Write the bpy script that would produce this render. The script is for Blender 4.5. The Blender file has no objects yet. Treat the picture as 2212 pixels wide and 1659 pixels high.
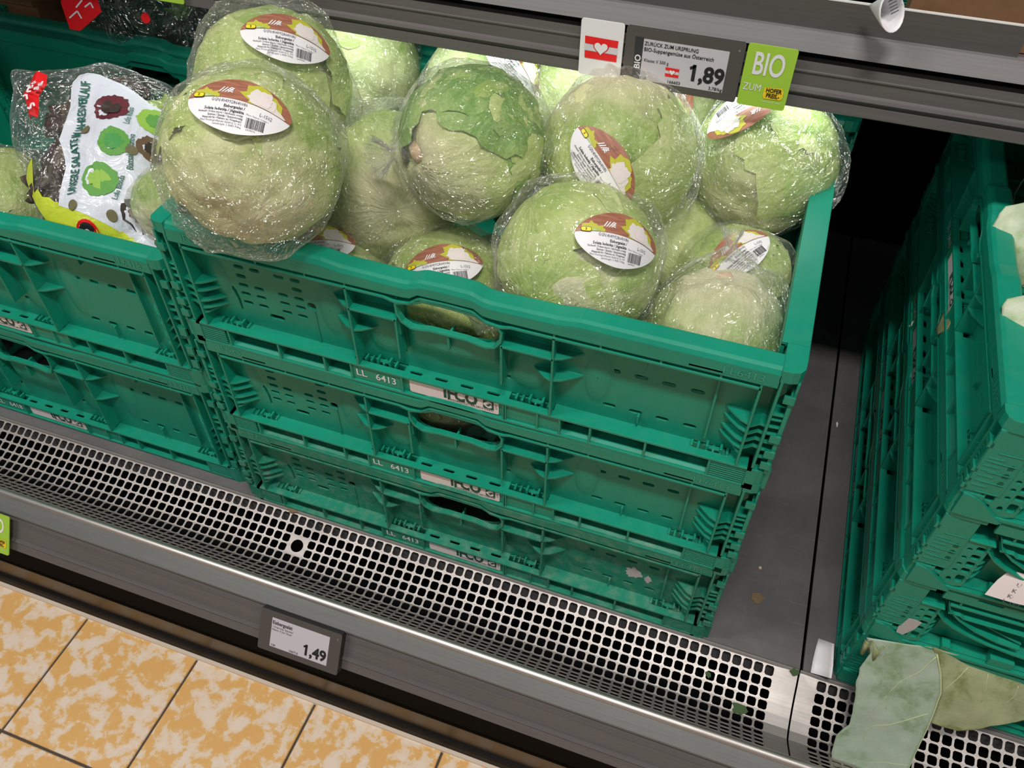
import bpy, bmesh, math, random
from mathutils import Vector, Matrix, noise
from mathutils.geometry import tessellate_polygon
random.seed(7)
S = bpy.context.scene
COL = S.collection
D = bpy.data
PI = math.pi
# ------------------------------------------------------------------ camera, world, lights, exposure
FOC = 1784.419
CAM = Vector((0.53541, -0.48904, 0.89191))
RR, RD, RF = (Vector((0.94259545, 0.33389847, 0.00506345)), Vector((0.24574211, -0.68330378, -0.68753673)),
              Vector((-0.22610759, 0.64931329, -0.72613194)))
cd = D.cameras.new('camera'); cam = D.objects.new('camera', cd); COL.objects.link(cam)
cd.sensor_width = 36.0; cd.lens = FOC / 2212 * 36; cd.clip_start = 0.02
cam.matrix_world = Matrix(((RR.x, -RD.x, -RF.x, CAM.x), (RR.y, -RD.y, -RF.y, CAM.y), (RR.z, -RD.z, -RF.z, CAM.z), (0, 0, 0, 1)))
S.camera = cam
S.view_settings.view_transform = 'Standard'; S.view_settings.look = 'None'
S.view_settings.gamma = 1.0; S.view_settings.use_curve_mapping = False
S.view_settings.exposure = 0.0
S.cycles.transparent_max_bounces = 28
S.cycles.max_bounces = 6; S.cycles.diffuse_bounces = 3
w = D.worlds.new('store_air'); S.world = w; w.use_nodes = True
w.node_tree.nodes['Background'].inputs[0].default_value = (0.95, 0.97, 1.0, 1)
w.node_tree.nodes['Background'].inputs[1].default_value = 0.10

def area(name, loc, size, energy, color, target=None, sy=None):
    l = D.lights.new(name, 'AREA'); l.shape = 'RECTANGLE'; l.size = size; l.size_y = sy or size
    l.energy = energy; l.color = color
    o = D.objects.new(name, l); COL.objects.link(o); o.location = loc
    if target: o.rotation_euler = (Vector(target) - Vector(loc)).to_track_quat('-Z', 'Y').to_euler()
    return o
# store ceiling luminaires above the aisle
for nm, x, y, z, e, sx in (('aisle_ceiling_light', 0.62, -0.68, 2.25, 27, 0.50), ('aisle_ceiling_light', -0.95, -0.68, 2.25, 22, 1.0), ('aisle_ceiling_light', 2.2, -0.68, 2.25, 11, 1.0),
                           ('far_ceiling_light', -1.2, -2.4, 2.3, 8, 1.6), ('far_ceiling_light', 1.9, -2.4, 2.3, 7, 1.6)):
    area(nm, (x, y, z), sx, e, (1.0, 0.95, 0.89), (x, -0.45, 0.0), 0.13)
# LED strip under the upper shelf
area('shelf_led_strip', (0.19, 0.285, 0.5325), 0.86, 0.75, (0.93, 1.0, 0.96), (0.19, 0.42, 0.0), 0.018)

def px(u, v, axis, val):
    d = RR * ((u - 1106) / FOC) + RD * ((v - 829.5) / FOC) + RF
    t = (val - CAM[axis]) / d[axis]
    return CAM + d * t
def pxp(u, v, p0, n):
    d = RR * ((u - 1106) / FOC) + RD * ((v - 829.5) / FOC) + RF
    return CAM + d * ((Vector(p0) - CAM).dot(n) / d.dot(n))
# ------------------------------------------------------------------ materials
MATS = {}
class NT:
    def __init__(s, name):
        s.m = D.materials.new(name); s.m.use_nodes = True; s.t = s.m.node_tree; s.n = s.t.nodes
        s.b = s.n['Principled BSDF']; s.o = s.n['Material Output']; MATS[name] = s.m
    def add(s, typ, **kw):
        k = s.n.new(typ)
        for a, b in kw.items():
            if a.startswith('i_'):
                key = a[2:]; key = int(key) if key.isdigit() else key.replace('_', ' ')
                k.inputs[key].default_value = b
            else: setattr(k, a, b)
        return k
    def link(s, a, b): s.t.links.new(a, b)
    def coord(s, kind='Object'): return s.add('ShaderNodeTexCoord').outputs[kind]
    def noise(s, vec, scale, detail=4, rough=0.55, dist=0.0):
        k = s.add('ShaderNodeTexNoise', i_Scale=scale, i_Detail=detail, i_Roughness=rough, i_Distortion=dist)
        s.link(vec, k.inputs['Vector']); return k.outputs['Fac']
    def ramp(s, fac, stops):
        k = s.add('ShaderNodeValToRGB'); e = k.color_ramp.elements
        while len(e) < len(stops): e.new(0.5)
        for i, (p, c) in enumerate(stops):
            e[i].position = p; e[i].color = (*c, 1) if len(c) == 3 else c
        s.link(fac, k.inputs[0]); return k.outputs[0]
    def mix(s, fac, a, b, mode='MIX'):
        k = s.add('ShaderNodeMix', data_type='RGBA', blend_type=mode)
        for val, idx in ((fac, 0), (a, 6), (b, 7)):
            if isinstance(val, (int, float)): k.inputs[idx].default_value = val
            elif isinstance(val, tuple): k.inputs[idx].default_value = (*val, 1)
            else: s.link(val, k.inputs[idx])
        return k.outputs[2]
    def math(s, op, a, b=0.0, c=None):
        k = s.add('ShaderNodeMath', operation=op)
        for i, v in enumerate((a, b) if c is None else (a, b, c)):
            if isinstance(v, (int, float)): k.inputs[i].default_value = v
            else: s.link(v, k.inputs[i])
        return k.outputs[0]
    def bump(s, h, strength=0.3, dist=0.002, normal=None):
        k = s.add('ShaderNodeBump', i_Strength=strength, i_Distance=dist); s.link(h, k.inputs['Height'])
        if normal is not None: s.link(normal, k.inputs['Normal'])
        return k.outputs[0]
    def base(s, c): 
        if isinstance(c, tuple): s.b.inputs['Base Color'].default_value = (*c, 1)
        else: s.link(c, s.b.inputs['Base Color'])
    def nrm(s, n): s.link(n, s.b.inputs['Normal'])
    def set(s, **kw):
        for a, b in kw.items(): s.b.inputs[a.replace('_', ' ')].default_value = b
def flat(name, c, rough=0.6, metal=0.0, **kw):
    k = NT(name); k.base(c); k.set(Roughness=rough, Metallic=metal, **kw); return k.m

def plastic(name, col, dust, dustcol, rough=0.42):
    k = NT(name); v = k.coord()
    n1 = k.noise(v, 9, 5, 0.6); n2 = k.noise(v, 70, 4, 0.6)
    c = k.mix(k.ramp(n1, [(0.35, (0, 0, 0)), (0.7, (1, 1, 1))]), col, tuple(x * 0.86 for x in col))
    d = k.math('MULTIPLY', k.ramp(n2, [(0.45, (0, 0, 0)), (0.75, (1, 1, 1))]), dust)
    c = k.mix(d, c, dustcol)
    k.base(c); k.set(Roughness=rough); k.b.inputs['Specular IOR Level'].default_value = 0.5
    bv = k.add('ShaderNodeBevel', samples=3, i_Radius=0.0011)
    k.nrm(k.bump(k.noise(v, 240, 2), 0.10, 0.0004, bv.outputs[0]))
    return k.m
GREEN = (0.002, 0.275, 0.175)
plastic('crate_green', GREEN, 0.045, (0.25, 0.42, 0.32))
plastic('crate_green_dusty', (0.007, 0.235, 0.145), 0.42, (0.24, 0.33, 0.25), 0.55)
flat('crate_emboss_lit', (0.03, 0.34, 0.23), 0.4)  # lighter green stands in for light caught by the raised letters
flat('white_paint', (0.75, 0.76, 0.76), 0.5)
flat('paper_white', (0.80, 0.79, 0.82), 0.5)
flat('sticker_paper', (0.78, 0.70, 0.70), 0.5)
flat('ink_black', (0.012, 0.012, 0.016), 0.6)
flat('ink_grey', (0.10, 0.10, 0.13), 0.6)
flat('ink_green', (0.006, 0.12, 0.075), 0.6)
flat('logo_green', (0.01, 0.075, 0.055), 0.6)
flat('brand_red', (0.80, 0.012, 0.018), 0.38)
flat('bio_green', (0.36, 0.60, 0.055), 0.4)
flat('badge_yellow', (0.90, 0.62, 0.02), 0.4)
flat('oval_yellow', (0.92, 0.72, 0.02), 0.4)
flat('flag_silver', (0.62, 0.62, 0.66), 0.45)
flat('tag_bezel', (0.085, 0.078, 0.074), 0.35)
flat('tag_side', (0.02, 0.02, 0.02), 0.5)
flat('tag_screen', (0.56, 0.54, 0.60), 0.25)
flat('screen_dark', (0.03, 0.032, 0.04), 0.3)
flat('black_void', (0.004, 0.004, 0.0045), 0.9, **{'Specular_IOR_Level': 0.1})
flat('rubber_black', (0.005, 0.0045, 0.0045), 0.55, **{'Specular_IOR_Level': 0.15})
flat('caulk', (0.62, 0.52, 0.42), 0.6)
flat('salad_red', (0.11, 0.012, 0.02), 0.6); flat('salad_green', (0.10, 0.33, 0.05), 0.6)
flat('salad_dark', (0.035, 0.022, 0.016), 0.6); flat('salad_lime', (0.27, 0.50, 0.06), 0.6); flat('salad_mint', (0.05, 0.30, 0.06), 0.6)
flat('salad_brown', (0.14, 0.085, 0.045), 0.6)
flat('leaf_cream', (0.74, 0.69, 0.66), 0.5); flat('leaf_lime', (0.50, 0.50, 0.05), 0.5)
flat('hole_olive', (0.14, 0.13, 0.055), 0.6)
flat('stem_pink', (0.72, 0.52, 0.34), 0.5)

def wood_print():
    k = NT('wood_print'); v = k.coord()
    m = k.add('ShaderNodeMapping'); m.inputs['Scale'].default_value = (2.0, 22, 1); k.link(v, m.inputs[0])
    k.base(k.ramp(k.noise(m.outputs[0], 2.2, 6, 0.65), [(0.3, (0.24, 0.085, 0.05)), (0.7, (0.47, 0.20, 0.13))])); k.set(Roughness=0.4)
wood_print()

def lettuce_mat(name, pale, mid, dark, stem):
    k = NT(name); v = k.coord()
    sep = k.add('ShaderNodeSeparateXYZ'); k.link(v, sep.inputs[0])
    cxy = k.add('ShaderNodeCombineXYZ'); k.link(sep.outputs[0], cxy.inputs[0]); k.link(sep.outputs[1], cxy.inputs[1])
    nz = k.add('ShaderNodeVectorMath', operation='NORMALIZE'); k.link(cxy.outputs[0], nz.inputs[0])
    wob = k.add('ShaderNodeTexNoise', i_Scale=2.2, i_Detail=3.0); k.link(v, wob.inputs['Vector'])
    sc = k.add('ShaderNodeVectorMath', operation='MULTIPLY_ADD'); k.link(wob.outputs['Color'], sc.inputs[0])
    sc.inputs[1].default_value = (0.55, 0.55, 0.55); k.link(nz.outputs[0], sc.inputs[2])
    n_v = k.noise(sc.outputs[0], 7.5, 3, 0.6)
    veins = k.ramp(n_v, [(0.50, (0, 0, 0)), (0.60, (1, 1, 1)), (0.70, (0.1, 0.1, 0.1))])
    att = k.add('ShaderNodeAttribute', attribute_name='leaf_tone')
    blot = k.noise(v, 1.7, 3, 0.5, 0.4)
    tone = k.math('ADD', k.math('MULTIPLY', blot, 0.75), k.math('MULTIPLY_ADD', att.outputs['Fac'], 0.45, -0.10))
    c = k.ramp(tone, [(0.30, dark), (0.48, mid), (0.68, pale)])
    c = k.mix(k.math('MULTIPLY', veins, 0.45), c, pale)
    fine = k.noise(v, 9, 5, 0.62, 0.8)
    c = k.mix(k.math('MULTIPLY', k.ramp(fine, [(0.40, (1, 1, 1)), (0.55, (0, 0, 0))]), 0.30), c, dark)
    zz = k.math('MULTIPLY_ADD', sep.outputs[2], -0.80, -0.12)
    zz = k.math('ADD', zz, k.math('MULTIPLY_ADD', blot, 0.8, -0.4))
    c = k.mix(k.ramp(zz, [(0.0, (0, 0, 0)), (0.75, (1, 1, 1))]), c, stem)
    k.base(c); k.set(Roughness=0.45); k.b.inputs['Specular IOR Level'].default_value = 0.35
    h = k.math('ADD', k.math('MULTIPLY', n_v, 0.5), k.math('MULTIPLY', fine, 0.35))
    k.nrm(k.bump(h, 0.6, 0.0065))
    return k.m
lettuce_mat('lettuce_head', (0.72, 0.79, 0.38), (0.56, 0.68, 0.23), (0.34, 0.51, 0.11), (0.78, 0.75, 0.47))
lettuce_mat('lettuce_leaf', (0.70, 0.78, 0.36), (0.54, 0.67, 0.22), (0.34, 0.51, 0.11), (0.70, 0.70, 0.43))
lettuce_mat('lettuce_leaf_dark', (0.44, 0.60, 0.21), (0.22, 0.42, 0.09), (0.12, 0.30, 0.05), (0.40, 0.52, 0.2))
lettuce_mat('lettuce_pale', (0.74, 0.77, 0.45), (0.62, 0.70, 0.31), (0.38, 0.54, 0.15), (0.78, 0.73, 0.52))
lettuce_mat('salad_mix', (0.36, 0.33, 0.20), (0.22, 0.19, 0.13), (0.07, 0.05, 0.045), (0.30, 0.28, 0.17))

def film_mat(name, haze, tint, scale=1.0, bstr=0.6, refl=0.20, bdist=0.0065):
    k = NT(name); v = k.coord(); k.n.remove(k.b)
    wob = k.add('ShaderNodeTexNoise', i_Scale=2.0 * scale, i_Detail=2.0); k.link(v, wob.inputs['Vector'])
    ad = k.add('ShaderNodeVectorMath', operation='MULTIPLY_ADD'); k.link(wob.outputs['Color'], ad.inputs[0]); ad.inputs[1].default_value = (0.5 / scale,) * 3; k.link(v, ad.inputs[2])
    vor = k.add('ShaderNodeTexVoronoi', feature='DISTANCE_TO_EDGE', i_Scale=4.2 * scale); k.link(ad.outputs[0], vor.inputs['Vector'])
    r1 = k.math('POWER', k.math('MINIMUM', k.math('MULTIPLY', vor.outputs['Distance'], 3.0), 1.0), 0.6)
    n2 = k.noise(ad.outputs[0], 5 * scale, 2, 0.5, 1.2)
    rid = k.math('ABSOLUTE', k.math('SUBTRACT', n2, 0.5))
    st = k.add('ShaderNodeMapping'); st.inputs['Scale'].default_value = (1.5, 1.5, 0.38); st.inputs['Rotation'].default_value = (0.25, 0.15, 0); k.link(ad.outputs[0], st.inputs[0])
    n3 = k.noise(st.outputs[0], 4.0 * scale, 2, 0.5, 1.0); rid3 = k.math('ABSOLUTE', k.math('SUBTRACT', n3, 0.5))
    h = k.math('ADD', k.math('ADD', k.math('MULTIPLY', r1, 0.28), k.math('MULTIPLY', rid, 1.2)), k.math('MULTIPLY', rid3, 4.6))
    nb = k.bump(h, bstr, bdist)
    tr = k.add('ShaderNodeBsdfTransparent'); tr.inputs[0].default_value = (0.985, 0.99, 0.985, 1)
    di = k.add('ShaderNodeBsdfDiffuse'); di.inputs[0].default_value = (*tint, 1)
    tl = k.add('ShaderNodeBsdfTranslucent'); tl.inputs[0].default_value = (*tint, 1)
    gl = k.add('ShaderNodeBsdfGlossy', i_Roughness=0.12); gl.inputs[0].default_value = (1, 1, 1, 1)
    k.link(nb, gl.inputs['Normal'])
    dd = k.add('ShaderNodeMixShader', i_0=0.5); k.link(di.outputs[0], dd.inputs[1]); k.link(tl.outputs[0], dd.inputs[2])
    lw0 = k.add('ShaderNodeLayerWeight', i_Blend=0.45)
    fc = k.math('POWER', lw0.outputs['Facing'], 3.0)
    hz = k.math('MINIMUM', k.math('ADD', k.math('MULTIPLY_ADD', fc, 0.22, haze), k.math('MULTIPLY', k.ramp(h, [(0.0, (1, 1, 1)), (0.30, (0, 0, 0))]), haze * 2.5)), 0.6)
    m1 = k.add('ShaderNodeMixShader'); k.link(hz, m1.inputs[0]); k.link(tr.outputs[0], m1.inputs[1]); k.link(dd.outputs[0], m1.inputs[2])
    m2 = k.add('ShaderNodeMixShader'); k.link(k.math('MULTIPLY_ADD', fc, 0.25, refl), m2.inputs[0])
    k.link(m1.outputs[0], m2.inputs[1]); k.link(gl.outputs[0], m2.inputs[2]); k.link(m2.outputs[0], k.o.inputs[0])
    return k.m
film_mat('clear_film', 0.030, (0.95, 0.96, 0.92), 1.3, 1.0)
film_mat('film_gather', 0.12, (0.90, 0.88, 0.86), 1.6, 1.0)
film_mat('pouch_film', 0.03, (0.90, 0.92, 0.90), 9.0, 1.0, bdist=0.005)

def printed(name, c):
    k = NT(name); v = k.coord(); k.base(c); k.set(Roughness=0.28)
    k.nrm(k.bump(k.noise(v, 26, 3, 0.6, 1.5), 0.35, 0.01))
printed('print_white', (0.66, 0.71, 0.80)); printed('print_lime', (0.56, 0.66, 0.05))

def metal(name, c, rough, sx=3, metalv=1.0, dirt=0.5):
    k = NT(name); v = k.coord()
    m = k.add('ShaderNodeMapping'); m.inputs['Scale'].default_value = (sx, 60, 60); k.link(v, m.inputs[0])
    n = k.noise(m.outputs[0], 6, 5, 0.6); n2 = k.noise(v, 14, 5, 0.65)
    cc = k.mix(k.ramp(n, [(0.3, (0, 0, 0)), (0.7, (1, 1, 1))]), tuple(x * 0.85 for x in c), c)
    cc = k.mix(k.math('MULTIPLY', k.ramp(n2, [(0.5, (0, 0, 0)), (0.72, (1, 1, 1))]), dirt), cc, tuple(x * 0.6 for x in c))
    k.base(cc); k.set(Metallic=metalv)
    rr = k.add('ShaderNodeMapRange', i_3=rough * 0.8, i_4=rough * 1.3); k.link(n2, rr.inputs[0]); k.link(rr.outputs[0], k.b.inputs['Roughness'])
    k.nrm(k.bump(n, 0.05, 0.001))
    return k.m
metal('steel_grille', (0.43, 0.40, 0.388), 0.46, 3, 0.7, 0.35)
metal('steel_bar', (0.86, 0.80, 0.77), 0.42, 2)
metal('rail_grey', (0.125, 0.117, 0.116), 0.42, 1.5, 0.0, 0.15)
metal('sheet_grey', (0.135, 0.14, 0.136), 0.40, 1.5, 0.1, 0.3)
metal('lip_grey', (0.20, 0.195, 0.20), 0.45, 1.5, 0.0, 0.1)
metal('kick_reflection_brown', (0.11, 0.085, 0.06), 0.34, 1.0, 0.6, 0.15)  # brown of the reflected floor put into the panel colour

def deck_mat():
    k = NT('deck_black'); v = k.coord()
    n = k.noise(v, 6, 6, 0.7); m = k.add('ShaderNodeMapping'); m.inputs['Rotation'].default_value = (0, 0, 0.5); m.inputs['Scale'].default_value = (6, 160, 1); k.link(v, m.inputs[0])
    s1 = k.noise(m.outputs[0], 3, 3, 0.5); m2 = k.add('ShaderNodeMapping'); m2.inputs['Rotation'].default_value = (0, 0, -0.25); m2.inputs['Scale'].default_value = (140, 5, 1); k.link(v, m2.inputs[0])
    s2 = k.noise(m2.outputs[0], 3, 3, 0.5)
    c = k.ramp(n, [(0.3, (0.095, 0.092, 0.097)), (0.7, (0.150, 0.145, 0.148))])
    du = k.ramp(k.noise(v, 13, 6, 0.7), [(0.5, (0, 0, 0)), (0.75, (1, 1, 1))]); c = k.mix(k.math('MULTIPLY', du, 0.35), c, (0.21, 0.19, 0.175))
    sc = k.math('MAXIMUM', k.ramp(s1, [(0.66, (0, 0, 0)), (0.76, (1, 1, 1))]), k.ramp(s2, [(0.67, (0, 0, 0)), (0.77, (1, 1, 1))]))
    c = k.mix(k.math('MULTIPLY', sc, 0.42), c, (0.27, 0.26, 0.25))
    spk = k.add('ShaderNodeTexVoronoi', i_Scale=90.0); k.link(v, spk.inputs['Vector'])
    c = k.mix(k.math('MULTIPLY', k.ramp(spk.outputs['Distance'], [(0.0, (1, 1, 1)), (0.09, (0, 0, 0))]), k.ramp(k.noise(v, 11, 2), [(0.52, (0, 0, 0)), (0.6, (0.7, 0.7, 0.7))])), c, (0.25, 0.23, 0.20))
    k.base(c); k.set(Roughness=0.48)
deck_mat()

def tile_mat():
    k = NT('tile_ochre'); v = k.coord('Object')
    oi = k.add('ShaderNodeObjectInfo'); ad = k.add('ShaderNodeVectorMath', operation='MULTIPLY_ADD')
    k.link(oi.outputs['Location'], ad.inputs[0]); ad.inputs[1].default_value = (3.1, 2.3, 0); k.link(v, ad.inputs[2])
    n = k.noise(ad.outputs[0], 34, 7, 0.62, 0.25); n2 = k.noise(ad.outputs[0], 90, 4, 0.5)
    f = k.math('ADD', n, k.math('MULTIPLY_ADD', n2, 0.16, -0.08))
    c = k.ramp(f, [(0.44, (0.78, 0.45, 0.155)), (0.492, (0.80, 0.50, 0.20)), (0.515, (0.82, 0.62, 0.42)), (0.60, (0.84, 0.70, 0.57))])
    sp = k.ramp(k.noise(ad.outputs[0], 150, 2), [(0.70, (0, 0, 0)), (0.76, (1, 1, 1))])
    k.base(k.mix(k.math('MULTIPLY', sp, 0.35), c, (0.30, 0.19, 0.09))); k.set(Roughness=0.33)
tile_mat()
flat('grout_dark', (0.075, 0.06, 0.05), 0.8)
def card_mat():
    k = NT('cardboard'); v = k.coord(); k.base(k.ramp(k.noise(v, 40, 5, 0.6), [(0.3, (0.17, 0.085, 0.038)), (0.7, (0.235, 0.125, 0.06))])); k.set(Roughness=0.7)
card_mat()
metal('guard_grey', (0.095, 0.092, 0.087), 0.40, 1.5, 0.0, 0.1)
flat('leaf_scrap', (0.045, 0.095, 0.03), 0.6)
lettuce_mat('dark_mix', (0.10, 0.12, 0.05), (0.05, 0.05, 0.03), (0.012, 0.010, 0.010), (0.09, 0.10, 0.05))
flat('upstand_edge_shine', (0.75, 0.75, 0.74), 0.2)  # shine along the metal edge, put in as a near-white colour
def brassica(name, a, b, c):
    k = NT(name); v = k.coord(); n = k.noise(v, 24, 6, 0.65, 0.4)
    col = k.ramp(n, [(0.36, c), (0.47, b), (0.66, a)])
    k.base(col); k.set(Roughness=0.5); k.nrm(k.bump(k.noise(v, 60, 4, 0.6), 0.25, 0.004))
brassica('leaf_grey', (0.36, 0.43, 0.35), (0.30, 0.38, 0.29), (0.19, 0.27, 0.15))
brassica('leaf_olive', (0.36, 0.38, 0.22), (0.28, 0.32, 0.17), (0.17, 0.20, 0.07))
brassica('leaf_pale', (0.62, 0.68, 0.52), (0.47, 0.56, 0.38), (0.30, 0.42, 0.20))
flat('leaf_vein', (0.46, 0.52, 0.29), 0.5); flat('leaf_rib_white', (0.74, 0.76, 0.66), 0.5)
# ------------------------------------------------------------------ mesh helpers
class MB:
    def __init__(s): s.v = []; s.f = []; s.m = []; s.mats = []
    def mi(s, m):
        if m not in s.mats: s.mats.append(m)
        return s.mats.index(m)
    def add(s, vs, fs, m):
        o = len(s.v); s.v += [tuple(p) for p in vs]; i = s.mi(m)
        s.f += [tuple(o + k for k in f) for f in fs]; s.m += [i] * len(fs)
    def box(s, x0, x1, y0, y1, z0, z1, m):
        s.add([(x0, y0, z0), (x1, y0, z0), (x1, y1, z0), (x0, y1, z0), (x0, y0, z1), (x1, y0, z1), (x1, y1, z1), (x0, y1, z1)],
              [(0, 3, 2, 1), (4, 5, 6, 7), (0, 1, 5, 4), (1, 2, 6, 5), (2, 3, 7, 6), (3, 0, 4, 7)], m)
    def prism(s, poly, f0, f1, m, holes=()):       # poly in 2D; f0/f1 map (a,b)->3D for the two sides
        loops = [poly] + list(holes)
        if holes:
            tri = tessellate_polygon([[Vector((p[0], p[1], 0)) for p in l] for l in loops])
        elif len(poly) > 4:
            tri = tessellate_polygon([[Vector((p[0], p[1], 0)) for p in poly]])
        else: tri = [tuple(range(len(poly)))]
        pts = [p for l in loops for p in l]; n = len(pts)
        vs = [f0(*p) for p in pts] + [f1(*p) for p in pts]
        fs = [tuple(t) for t in tri] + [tuple(n + k for k in reversed(t)) for t in tri]
        o = 0
        for l in loops:
            k = len(l)
            fs += [(o + i, o + (i + 1) % k, n + o + (i + 1) % k, n + o + i) for i in range(k)]; o += k
        s.add(vs, fs, m)
    def loft(s, rings, m, closed=True, caps=True):
        n = len(rings[0]); vs = [p for r in rings for p in r]; fs = []
        for i in range(len(rings) - 1):
            for j in range(n if closed else n - 1):
                a = i * n + j; b = i * n + (j + 1) % n
                fs.append((a, b, b + n, a + n))
        if caps and closed: fs += [tuple(range(n))[::-1], tuple((len(rings) - 1) * n + j for j in range(n))]
        s.add(vs, fs, m)
    def tube(s, pts, r, m, n=8):
        pts = [Vector(p) for p in pts]; rings = []
        for i, p in enumerate(pts):
            t = (pts[min(i + 1, len(pts) - 1)] - pts[max(i - 1, 0)]).normalized()
            a = t.orthogonal().normalized() if i == 0 else (rings_a - t * rings_a.dot(t)).normalized()
            rings_a = a; b = t.cross(a); rr = r[i] if isinstance(r, (list, tuple)) else r
            rings.append([p + (a * math.cos(2 * PI * k / n) + b * math.sin(2 * PI * k / n)) * rr for k in range(n)])
        s.loft(rings, m)
    def mesh(s, name, smooth=False):
        me = D.meshes.new(name); me.from_pydata(s.v, [], s.f)
        for m in s.mats: me.materials.append(MATS[m])
        me.polygons.foreach_set('material_index', s.m)
        if smooth: me.polygons.foreach_set('use_smooth', [True] * len(s.f))
        bm = bmesh.new(); bm.from_mesh(me); bmesh.ops.recalc_face_normals(bm, faces=bm.faces); bm.to_mesh(me); bm.free()
        me.update(); return me
    def build(s, name, parent=None, smooth=False, loc=None):
        return link(name, s.mesh(name, smooth), parent, loc)
def link(name, me, parent=None, loc=None):
    o = D.objects.new(name, me); COL.objects.link(o)
    if parent: o.parent = parent
    if loc: o.location = loc
    return o
def tag(o, label=None, cat=None, group=None, kind=None):
    for k, v in (('label', label), ('category', cat), ('group', group), ('kind', kind)):
        if v: o[k] = v
    return o
def thing(name, label, cat, loc=(0, 0, 0), rz=0.0, group=None):
    o = D.objects.new(name, None); COL.objects.link(o); o.location = loc; o.rotation_euler = (0, 0, rz); o.empty_display_size = 0.05
    return tag(o, label, cat, group)
def copy_tree(o, parent=None):
    c = o.copy(); COL.objects.link(c)
    if parent: c.parent = parent
    for ch in o.children: copy_tree(ch, c)
    return c
_tc = {}
def text2d(s, size=1.0, bold=0.0, align='CENTER', res=2):
    key = (s, bold, align, res)
    if key not in _tc:
        cu = D.curves.new('t', 'FONT'); cu.body = s; cu.align_x = align; cu.align_y = 'CENTER'; cu.size = 1.0
        cu.resolution_u = res; cu.offset = bold; cu.fill_mode = 'FRONT'
        ob = D.objects.new('t', cu); me = D.meshes.new_from_object(ob)
        _tc[key] = ([(v.co.x, v.co.y) for v in me.vertices], [tuple(p.vertices) for p in me.polygons])
        D.objects.remove(ob); D.meshes.remove(me); D.curves.remove(cu)
    vs, fs = _tc[key]
    return [(x * size, y * size) for x, y in vs], fs
def put_text(mb, s, size, f, m, bold=0.0, align='CENTER', sx=1.0, ang=0.0, at=(0, 0), res=2):
    vs, fs = text2d(s, size, bold, align, res); c, n = math.cos(ang), math.sin(ang)
    mb.add([f(at[0] + x * sx * c - y * n, at[1] + x * sx * n + y * c) for x, y in vs], fs, m)
def interp(tab, x):
    if x <= tab[0][0]: return tab[0][1]
    for (a, b), (c, d) in zip(tab, tab[1:]):
        if x <= c: return b + (d - b) * (x - a) / (c - a)
    return tab[-1][1]
def rrect(x0, x1, y0, y1, r, n=3):
    out = []
    for cx, cy, a in ((x1 - r, y1 - r, 0), (x0 + r, y1 - r, 90), (x0 + r, y0 + r, 180), (x1 - r, y0 + r, 270)):
        for k in range(n + 1):
            t = math.radians(a + 90 * k / n); out.append((cx + r * math.cos(t), cy + r * math.sin(t)))
    return out
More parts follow.
